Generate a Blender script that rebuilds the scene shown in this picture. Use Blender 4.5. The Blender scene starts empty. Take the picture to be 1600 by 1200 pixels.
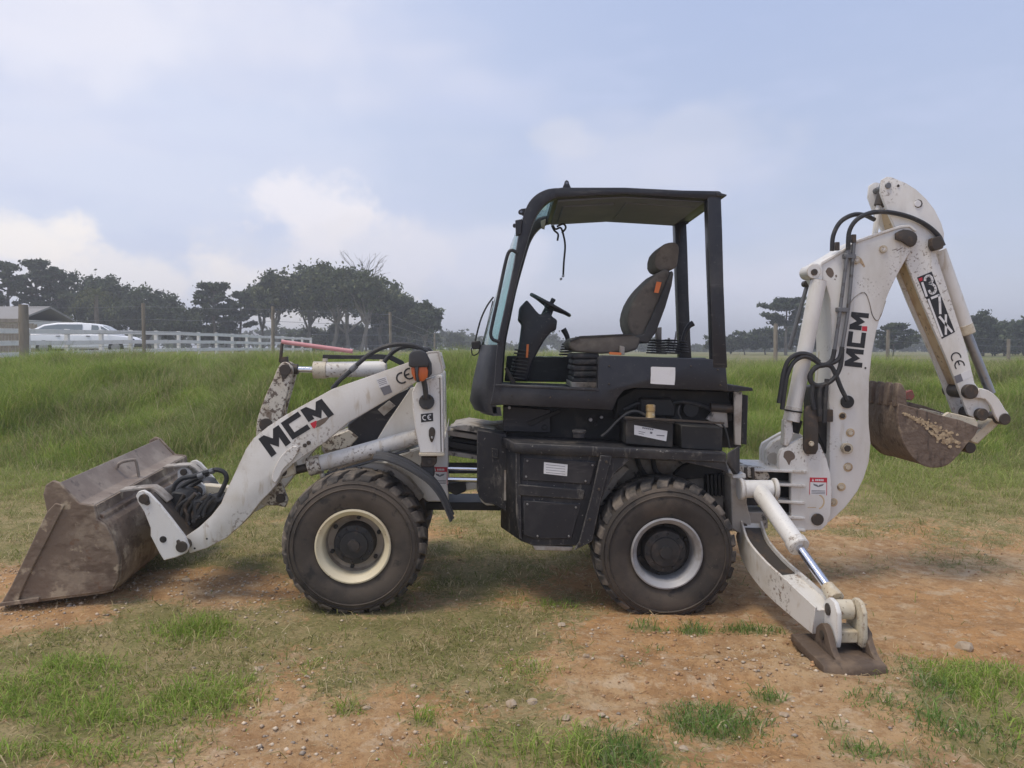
import bpy, bmesh, math, random
import numpy as np
from mathutils import Vector, Matrix
random.seed(7)
scene = bpy.context.scene
COL = scene.collection
R = math.radians

# ------------------------------------------------------------------ camera
FPX, HC, HZ = 1180.0, 1.5, 545.0            # focal length (px of a 1600 px frame), eye height, horizon row
PITCH = math.atan((600.0 - HZ) / FPX)
cam_d = bpy.data.cameras.new('camera')
cam = bpy.data.objects.new('camera', cam_d); COL.objects.link(cam)
cam_d.sensor_width = 36.0; cam_d.sensor_fit = 'HORIZONTAL'
cam_d.lens = 36.0 * FPX / 1600.0
cam_d.clip_start = 0.05; cam_d.clip_end = 3000.0
cam.location = (0, 0, HC); cam.rotation_euler = (R(90) - PITCH, 0, 0)
scene.camera = cam

# ------------------------------------------------------------------ sky, sun, exposure
SUN_AZ, SUN_EL = R(-120), R(67)             # azimuth from +Y (view direction), clockwise
SUN_DIR = Vector((math.sin(SUN_AZ) * math.cos(SUN_EL), math.cos(SUN_AZ) * math.cos(SUN_EL), math.sin(SUN_EL)))
world = bpy.data.worlds.new('World'); scene.world = world; world.use_nodes = True
def build_world():
    nt = world.node_tree; nt.nodes.clear(); N = nt.nodes.new; L = nt.links.new
    out = N('ShaderNodeOutputWorld'); bg = N('ShaderNodeBackground'); L(bg.outputs[0], out.inputs[0])
    sky = N('ShaderNodeTexSky'); sky.sky_type = 'NISHITA'; sky.sun_disc = False
    sky.sun_elevation = SUN_EL; sky.sun_rotation = SUN_AZ; sky.air_density = 1.2; sky.dust_density = 2.0
    tc = N('ShaderNodeTexCoord'); sep = N('ShaderNodeSeparateXYZ'); L(tc.outputs['Generated'], sep.inputs[0])
    def math_(op, a, b=None, clamp=False):
        m = N('ShaderNodeMath'); m.operation = op; m.use_clamp = clamp
        for i, v in enumerate((a, b)):
            if v is None: continue
            if isinstance(v, (int, float)): m.inputs[i].default_value = v
            else: L(v, m.inputs[i])
        return m.outputs[0]
    def mixc(f, a, b):
        m = N('ShaderNodeMix'); m.data_type = 'RGBA'
        if isinstance(f, (int, float)): m.inputs[0].default_value = f
        else: L(f, m.inputs[0])
        for i, v in ((6, a), (7, b)):
            if isinstance(v, tuple): m.inputs[i].default_value = (*v, 1)
            else: L(v, m.inputs[i])
        return m.outputs[2]
    def ramp(f, a, b):
        m = N('ShaderNodeMapRange'); m.interpolation_type = 'SMOOTHSTEP'; L(f, m.inputs[0])
        m.inputs[1].default_value = a; m.inputs[2].default_value = b
        return m.outputs[0]
    def noise(scale, det, stretch, off, rough=.55):
        mp = N('ShaderNodeMapping'); L(tc.outputs['Generated'], mp.inputs[0])
        mp.inputs['Scale'].default_value = stretch; mp.inputs['Location'].default_value = off
        n = N('ShaderNodeTexNoise'); n.inputs['Scale'].default_value = scale; n.inputs['Detail'].default_value = det
        n.inputs['Roughness'].default_value = rough; L(mp.outputs[0], n.inputs['Vector']); return n.outputs['Fac']
    z = sep.outputs['Z']; x = sep.outputs['X']
    skyc = N('ShaderNodeVectorMath'); skyc.operation = 'SCALE'; L(sky.outputs[0], skyc.inputs[0]); skyc.inputs['Scale'].default_value = 0.085
    # high thin veil over the blue: pale lavender, lighter low down
    elev = ramp(z, -0.02, 0.55)
    veil = mixc(elev, (0.43, 0.475, 0.60), (0.335, 0.405, 0.60))
    base = mixc(0.84, skyc.outputs[0], veil)
    # the brighter western half of the sky
    west = ramp(x, 0.30, -0.62)
    base = mixc(math_('MULTIPLY', west, 0.78), base, (0.535, 0.575, 0.70))
    # soft streaky cloud
    n1 = noise(2.1, 3, (1, 1, 2.6), (3.1, 0.4, 0.2))
    s1 = math_('MULTIPLY', ramp(n1, 0.46, 0.72), 0.75)
    base = mixc(s1, base, (0.545, 0.555, 0.655))
    n2 = noise(5.0, 3, (1, 1, 3.2), (1.7, 5.3, 2.2))
    s2 = math_('MULTIPLY', ramp(n2, 0.45, 0.68), 0.42)
    base = mixc(s2, base, (0.42, 0.47, 0.63))
    # cumulus heaps: ragged puffs at their own bearings
    NZ = (noise(12, 4, (1, 1, 1.2), (1, 2, 3), .58), noise(6.5, 3, (1, 1, 1.2), (8, 1, 1), .58))
    def puff(px, py, rx, rz, amt, col, nsc, off):
        d = Vector(((px - 800) / FPX, 1, (HZ - py) / FPX)).normalized(); nonlocal base
        mp = N('ShaderNodeVectorMath'); mp.operation = 'SUBTRACT'; L(tc.outputs['Generated'], mp.inputs[0]); mp.inputs[1].default_value = d
        sc = N('ShaderNodeVectorMath'); sc.operation = 'MULTIPLY'; L(mp.outputs[0], sc.inputs[0]); sc.inputs[1].default_value = (1 / rx, 1 / rx, 1 / rz)
        ln = N('ShaderNodeVectorMath'); ln.operation = 'LENGTH'; L(sc.outputs[0], ln.inputs[0])
        n = NZ[0] if nsc > 9.5 else NZ[1]; e = math_('ADD', ln.outputs['Value'], math_('MULTIPLY', math_('SUBTRACT', n, .5), 2.6))
        base = mixc(math_('MULTIPLY', ramp(e, 1.15, .45), amt), base, col)
    puff(505, 345, .090, .062, .78, (.74, .70, .71), 13, (1, 2, 3)); puff(560, 395, .17, .05, .5, (.60, .585, .62), 11, (4, 1, 2)); puff(10, 385, .085, .05, .75, (.82, .76, .70), 12, (2, 6, 1)); puff(150, 440, .20, .045, .65, (.76, .71, .68), 10, (7, 2, 4))
    puff(470, 500, .14, .03, .7, (.80, .72, .62), 10, (3, 3, 8)); puff(1040, 255, .17, .055, .30, (.56, .56, .62), 9, (5, 5, 1)); puff(60, 30, .22, .07, .42, (.68, .675, .73), 7, (8, 1, 1)); puff(330, 40, .20, .08, .34, (.60, .605, .68), 7, (2, 8, 6)); puff(880, 220, .05, .025, .3, (.56, .56, .61), 12, (1, 1, 9)); puff(700, 410, .2, .05, .45, (.60, .60, .68), 8, (6, 6, 6)); puff(250, 230, .3, .1, .25, (.58, .60, .70), 5, (9, 4, 2))
    hz = math_('MULTIPLY', ramp(z, 0.16, -0.02), 0.42)
    base = mixc(hz, base, (0.57, 0.575, 0.66))
    L(base, bg.inputs['Color']); bg.inputs['Strength'].default_value = 1.0
build_world()
sun_d = bpy.data.lights.new('sun', 'SUN'); sun = bpy.data.objects.new('sun', sun_d); COL.objects.link(sun)
sun_d.energy = 1.5; sun_d.angle = R(20); sun_d.color = (1.0, 0.88, 0.70)
sun.rotation_euler = (-SUN_DIR).to_track_quat('-Z', 'Y').to_euler(); sun.location = SUN_DIR * 60
scene.view_settings.view_transform = 'Standard'; scene.view_settings.look = 'None'
scene.view_settings.exposure = 0.52; scene.view_settings.gamma = 1.0
scene.view_settings.use_curve_mapping = False

# ------------------------------------------------------------------ survey helpers: photo pixel + known plane -> world
CP, SP = math.cos(PITCH), math.sin(PITCH)
def ray(px, py):
    u = (px - 800.0) / FPX; v = -(py - 600.0) / FPX
    return Vector((u, CP + v * SP, -SP + v * CP))
EYE = Vector((0, 0, HC))
class Frame:
    """a machine section: axle direction and the plane of its outer wheel face; w = metres inwards along the axle"""
    def __init__(self, origin, axle): self.o = Vector(origin); self.a = Vector(axle).normalized()
    def __call__(self, px, py, w=0.0):
        d = ray(px, py); p = self.o + self.a * w
        return EYE + d * ((p - EYE).dot(self.a) / d.dot(self.a))
    def m(self, w, npx, px=800, py=700):                 # photo pixels -> metres at that plane
        return npx * (self(px, py, w) - EYE).dot(Vector((0, CP, -SP))) / FPX
Y0 = 4.245
FR = Frame((0, Y0, 0), (0, 1, 0))                          # rear frame, cab, backhoe
_o = FR(553, 855, 0)
FF = Frame(_o, (-0.07, 1, 0))                              # front frame, steered a few degrees
FB = Frame(_o + FF.a * 0.0, (-0.07, 1, 0.055))             # bucket, resting a little higher on its far side

def vnoise(x, y, seed=0):
    x = np.asarray(x, float); y = np.asarray(y, float)
    xi = np.floor(x).astype(np.int64); yi = np.floor(y).astype(np.int64); fx = x - xi; fy = y - yi
    fx = fx * fx * (3 - 2 * fx); fy = fy * fy * (3 - 2 * fy)
    def h(a, b):
        n = (a * 374761393 + b * 668265263 + seed * 982451653) & 0x7fffffff
        n = ((n ^ (n >> 13)) * 1274126177) & 0x7fffffff
        return ((n ^ (n >> 16)) & 0xffff) / 65535.0
    return (h(xi, yi) * (1 - fx) + h(xi + 1, yi) * fx) * (1 - fy) + (h(xi, yi + 1) * (1 - fx) + h(xi + 1, yi + 1) * fx) * fy
def fbm(x, y, seed=0, oct=4):
    s = 0; a = .5
    for k in range(oct): s = s + a * vnoise(x * 2 ** k, y * 2 ** k, seed + k); a *= .5
    return s / (1 - .5 ** oct)
def sstep(a, b, x):
    t = np.clip((np.asarray(x, float) - a) / (b - a), 0, 1); return t * t * (3 - 2 * t)

# ------------------------------------------------------------------ objects
WL = {}
def setp(o, label=None, cat=None, group=None, kind=None):
    if label: o['label'] = label
    if cat: o['category'] = cat
    if group: o['group'] = group
    if kind: o['kind'] = kind
    return o
def link(o, parent, wloc):
    COL.objects.link(o); WL[o.name] = Vector(wloc)
    if parent is not None:
        o.parent = parent; o.location = Vector(wloc) - WL[parent.name]
    else: o.location = wloc
    return o
def empty(name, loc): return link(bpy.data.objects.new(name, None), None, loc)
def mesh_obj(name, me, mat, parent=None, origin=None):
    n = len(me.vertices); co = np.empty(n * 3, np.float32); me.vertices.foreach_get('co', co); co = co.reshape(-1, 3)
    c = (co.min(0) + co.max(0)) / 2 if origin is None else np.array(origin, np.float32)
    me.vertices.foreach_set('co', (co - c).ravel()); me.update()
    if mat is not None: me.materials.append(mat)
    return link(bpy.data.objects.new(name, me), parent, Vector([float(v) for v in c]))
def fin(bm, name, mat, parent, bevel=0, seg=1, smooth=True, origin=None, ang=38):
    bmesh.ops.remove_doubles(bm, verts=bm.verts, dist=1e-5)
    bmesh.ops.recalc_face_normals(bm, faces=bm.faces)
    if bevel:
        es = [e for e in bm.edges if len(e.link_faces) == 2 and e.calc_face_angle(0) > R(28)]
        bmesh.ops.bevel(bm, geom=es, offset=bevel, segments=seg, profile=.5, affect='EDGES', clamp_overlap=True)
    me = bpy.data.meshes.new(name); bm.to_mesh(me); bm.free()
    if smooth: me.shade_smooth(); me.set_sharp_from_angle(angle=R(ang))
    return mesh_obj(name, me, mat, parent, origin)
def add_loft(bm, A, B):
    va = [bm.verts.new(p) for p in A]; vb = [bm.verts.new(p) for p in B]; n = len(A)
    bm.faces.new(va[::-1]); bm.faces.new(vb)
    for i in range(n): bm.faces.new((va[i], va[(i + 1) % n], vb[(i + 1) % n], vb[i]))
def add_prism(bm, F, pts, w0, w1):
    A = [F(*p, w0) for p in pts]; add_loft(bm, A, [p + F.a * (w1 - w0) for p in A])
def prism(name, parent, F, pts, w0, w1, mat, bevel=.004, seg=1, **k):
    bm = bmesh.new(); add_prism(bm, F, pts, w0, w1); return fin(bm, name, mat, parent, bevel, seg, **k)
def add_tube(bm, pts, r, n=8, cap=True):
    pts = [Vector(p) for p in pts]; m = len(pts)
    rs = r if isinstance(r, (list, tuple)) else [r] * m
    rings = []; ref = None
    for i, p in enumerate(pts):
        t = (pts[min(i + 1, m - 1)] - pts[max(i - 1, 0)]).normalized()
        if ref is None: ref = t.orthogonal().normalized()
        ref = (ref - t * ref.dot(t)).normalized(); b = t.cross(ref)
        rings.append([bm.verts.new(p + (ref * math.cos(2 * math.pi * k / n) + b * math.sin(2 * math.pi * k / n)) * rs[i]) for k in range(n)])
    for a, c in zip(rings[:-1], rings[1:]):
        for k in range(n): bm.faces.new((a[k], a[(k + 1) % n], c[(k + 1) % n], c[k]))
    if cap: bm.faces.new(rings[0][::-1]); bm.faces.new(rings[-1])
def tube(name, parent, pts, r, mat, n=10, bevel=0, **k):
    bm = bmesh.new(); add_tube(bm, pts, r, n); return fin(bm, name, mat, parent, bevel, **k)
def crom(pts, k=6):
    pts = [Vector(p) for p in pts]; P = [pts[0] * 2 - pts[1]] + pts + [pts[-1] * 2 - pts[-2]]; out = []
    for i in range(1, len(P) - 2):
        for j in range(k):
            t = j / k; a, b, c, d = P[i - 1:i + 3]
            out.append(.5 * ((2 * b) + (c - a) * t + (2 * a - 5 * b + 4 * c - d) * t * t + (3 * b - a - 3 * c + d) * t ** 3))
    return out + [pts[-1]]
def crom2(pts, k=5):
    return [(p.x, p.y) for p in crom([(a, b, 0) for a, b in pts], k)]
def hose(name, parent, F, pts, w, rpx, mat, k=6, n=8):
    P = [F(p[0], p[1], p[2] if len(p) > 2 else w) for p in pts]
    return tube(name, parent, crom(P, k), F.m(w, rpx), mat, n)
def pin(name, parent, F, px, py, w, rpx, length, mat, n=20, bevel=.002):
    c = F(px, py, w); r = F.m(w, rpx)
    bm = bmesh.new(); add_tube(bm, [c, c + F.a * length], r, n); return fin(bm, name, mat, parent, bevel)
def add_lathe(bm, c, axis, prof, n=48):
    """prof: list of (radius, offset along the axis)"""
    a = Vector(axis).normalized(); u = a.orthogonal().normalized(); v = a.cross(u); rings = []
    for r, o in prof:
        if r < 1e-6: rings.append([bm.verts.new(c + a * o)]); continue
        rings.append([bm.verts.new(c + a * o + (u * math.cos(2 * math.pi * k / n) + v * math.sin(2 * math.pi * k / n)) * r) for k in range(n)])
    for A, B in zip(rings[:-1], rings[1:]):
        for k in range(n):
            k2 = (k + 1) % n
            if len(A) == 1 and len(B) == 1: continue
            if len(A) == 1: bm.faces.new((A[0], B[k2], B[k]))
            elif len(B) == 1: bm.faces.new((A[k], A[k2], B[0]))
            else: bm.faces.new((A[k], A[k2], B[k2], B[k]))
def lathe(name, parent, c, axis, prof, mat, n=48, **k):
    bm = bmesh.new(); add_lathe(bm, Vector(c), axis, prof, n); return fin(bm, name, mat, parent, **k)
def add_box(bm, c, s, rot=None):
    M = Matrix.Translation(Vector(c)) @ (rot.to_4x4() if rot else Matrix.Identity(4)) @ Matrix.Diagonal((*s, 1))
    bmesh.ops.create_cube(bm, size=1.0, matrix=M)
def box(name, parent, c, s, mat, rot=None, bevel=.004, **k):
    bm = bmesh.new(); add_box(bm, c, s, rot); return fin(bm, name, mat, parent, bevel, **k)
def decal(name, parent, F, polys, w, mat, t=.0015):
    """flat print: thin raised film on the surface at w"""
    bm = bmesh.new()
    for p in polys: add_prism(bm, F, p, w - t, w + .0005)
    return fin(bm, name, mat, parent, 0, smooth=False)
def quadmap(Q, P):
    """letter outline in the unit square (0,0)=bottom left -> quad TL, BL, TR, BR"""
    tl, bl, tr, br = [Vector((*q, 0)) for q in Q]; out = []
    for x, y in P:
        v = (bl * (1 - x) + br * x) * (1 - y) + (tl * (1 - x) + tr * x) * y; out.append((v.x, v.y))
    return out
GM = [(0, 0), (0, 1), (.27, 1), (.5, .64), (.73, 1), (1, 1), (1, 0), (.73, 0), (.73, .52), (.5, .17), (.27, .52), (.27, 0)]
GM2 = [(0, .33), (0, 1), (.27, 1), (.5, .64), (.73, 1), (1, 1), (1, 0), (.73, 0), (.73, .52), (.5, .17), (.27, .52), (.27, .33)]
GC = [(0, 0), (0, 1), (1, 1), (1, .74), (.28, .74), (.28, .26), (1, .26), (1, 0)]
GS = [(0, 0), (0, .27), (.27, .27), (.27, 0)]
def ribbon(pts, wd):
    """flat stroke outlines for a polyline"""
    out = []
    for (x0, y0), (x1, y1) in zip(pts[:-1], pts[1:]):
        d = math.hypot(x1 - x0, y1 - y0); ux, uy = (x1 - x0) / d, (y1 - y0) / d; nx, ny = -uy * wd / 2, ux * wd / 2; e = wd * .12
        out.append([(x0 - ux * e + nx, y0 - uy * e + ny), (x1 + ux * e + nx, y1 + uy * e + ny), (x1 + ux * e - nx, y1 + uy * e - ny), (x0 - ux * e - nx, y0 - uy * e - ny)])
    return out
def arcband(cx, cy, r, a0, a1, wd, n=10):
    A = [a0 + (a1 - a0) * i / n for i in range(n + 1)]
    o = [(cx + (r + wd / 2) * math.cos(R(a)), cy - (r + wd / 2) * math.sin(R(a))) for a in A]
    i = [(cx + (r - wd / 2) * math.cos(R(a)), cy - (r - wd / 2) * math.sin(R(a))) for a in A]
    return o + i[::-1]

# ------------------------------------------------------------------ materials
def mat(name, base, rough=.6, metal=0.0, layers=(), bump=None, spec=.4, trans=None, alpha=None, edge=None):
    """layers: (colour, noise scale, detail, lo, hi, amount) painted in order; patterns live in world space"""
    m = bpy.data.materials.new(name); m.use_nodes = True; nt = m.node_tree; N = nt.nodes.new; L = nt.links.new
    b = nt.nodes['Principled BSDF']; b.inputs['Roughness'].default_value = rough; b.inputs['Metallic'].default_value = metal
    b.inputs['Specular IOR Level'].default_value = spec
    geo = N('ShaderNodeNewGeometry'); cur = None
    for i, lay in enumerate(layers):
        c, sc, det, lo, hi, amt = lay[:6]
        st = (1, 1, 1)
        if isinstance(sc, tuple): sc, st = sc
        mp = N('ShaderNodeMapping'); mp.inputs['Location'].default_value = (3.7 * i + len(name), 1.9 * i, 7.3 * i); mp.inputs['Scale'].default_value = st
        L(geo.outputs['Position'], mp.inputs[0])
        n = N('ShaderNodeTexNoise'); n.inputs['Scale'].default_value = sc; n.inputs['Detail'].default_value = det; n.inputs['Roughness'].default_value = .62
        L(mp.outputs[0], n.inputs['Vector'])
        r = N('ShaderNodeMapRange'); r.interpolation_type = 'SMOOTHSTEP'; r.inputs[1].default_value = lo; r.inputs[2].default_value = hi; r.inputs[4].default_value = amt
        L(n.outputs['Fac'], r.inputs[0])
        fac = r.outputs[0]
        if len(lay) > 6:                                 # gathers only in some areas
            n2 = N('ShaderNodeTexNoise'); n2.inputs['Scale'].default_value = lay[6]; n2.inputs['Detail'].default_value = 4; L(mp.outputs[0], n2.inputs['Vector'])
            r2 = N('ShaderNodeMapRange'); r2.interpolation_type = 'SMOOTHSTEP'; r2.inputs[1].default_value = lay[7]; r2.inputs[2].default_value = lay[8]; L(n2.outputs['Fac'], r2.inputs[0])
            mu = N('ShaderNodeMath'); mu.operation = 'MULTIPLY'; L(r.outputs[0], mu.inputs[0]); L(r2.outputs[0], mu.inputs[1]); fac = mu.outputs[0]
        x = N('ShaderNodeMix'); x.data_type = 'RGBA'; L(fac, x.inputs[0])
        if cur is None: x.inputs[6].default_value = (*base, 1)
        else: L(cur, x.inputs[6])
        x.inputs[7].default_value = (*c, 1); cur = x.outputs[2]
    if edge:                                             # worn, chipped edges: colour, radius, amount
        bv = N('ShaderNodeBevel'); bv.samples = 4; bv.inputs['Radius'].default_value = edge[1]
        dp = N('ShaderNodeVectorMath'); dp.operation = 'DOT_PRODUCT'; L(bv.outputs[0], dp.inputs[0]); L(geo.outputs['Normal'], dp.inputs[1])
        n = N('ShaderNodeTexNoise'); n.inputs['Scale'].default_value = 30; n.inputs['Detail'].default_value = 7; n.inputs['Roughness'].default_value = .7; L(geo.outputs['Position'], n.inputs['Vector'])
        ad = N('ShaderNodeMath'); ad.operation = 'MULTIPLY_ADD'; L(n.outputs['Fac'], ad.inputs[0]); ad.inputs[1].default_value = .55; L(dp.outputs['Value'], ad.inputs[2])
        r = N('ShaderNodeMapRange'); r.interpolation_type = 'SMOOTHSTEP'; r.inputs[1].default_value = 1.20; r.inputs[2].default_value = 1.10; r.inputs[4].default_value = edge[2]; L(ad.outputs[0], r.inputs[0])
        x = N('ShaderNodeMix'); x.data_type = 'RGBA'; L(r.outputs[0], x.inputs[0])
        if cur is None: x.inputs[6].default_value = (*base, 1)
        else: L(cur, x.inputs[6])
        x.inputs[7].default_value = (*edge[0], 1); cur = x.outputs[2]
    if cur is None: b.inputs['Base Color'].default_value = (*base, 1)
    else: L(cur, b.inputs['Base Color'])
    if bump:
        n = N('ShaderNodeTexNoise'); n.inputs['Scale'].default_value = bump[0]; n.inputs['Detail'].default_value = 5; L(geo.outputs['Position'], n.inputs['Vector'])
        bp = N('ShaderNodeBump'); bp.inputs['Strength'].default_value = bump[1]; bp.inputs['Distance'].default_value = bump[2]
        L(n.outputs['Fac'], bp.inputs['Height']); L(bp.outputs[0], b.inputs['Normal'])
    if trans: b.inputs['Transmission Weight'].default_value = trans
    if alpha is not None: b.inputs['Alpha'].default_value = alpha
    return m
def leafmat(name, attr='tint', transl=.35, rough=.6):
    m = bpy.data.materials.new(name); m.use_nodes = True; nt = m.node_tree; N = nt.nodes.new; L = nt.links.new
    b = nt.nodes['Principled BSDF']; b.inputs['Roughness'].default_value = rough; b.inputs['Specular IOR Level'].default_value = .25
    a = N('ShaderNodeAttribute'); a.attribute_name = attr; L(a.outputs['Color'], b.inputs['Base Color'])
    t = N('ShaderNodeBsdfTranslucent'); L(a.outputs['Color'], t.inputs['Color'])
    x = N('ShaderNodeMixShader'); x.inputs[0].default_value = transl
    L(b.outputs[0], x.inputs[1]); L(t.outputs[0], x.inputs[2]); L(x.outputs[0], nt.nodes['Material Output'].inputs[0]); return m
MUD = (.15, .105, .07); RUST = (.19, .085, .035)
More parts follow.
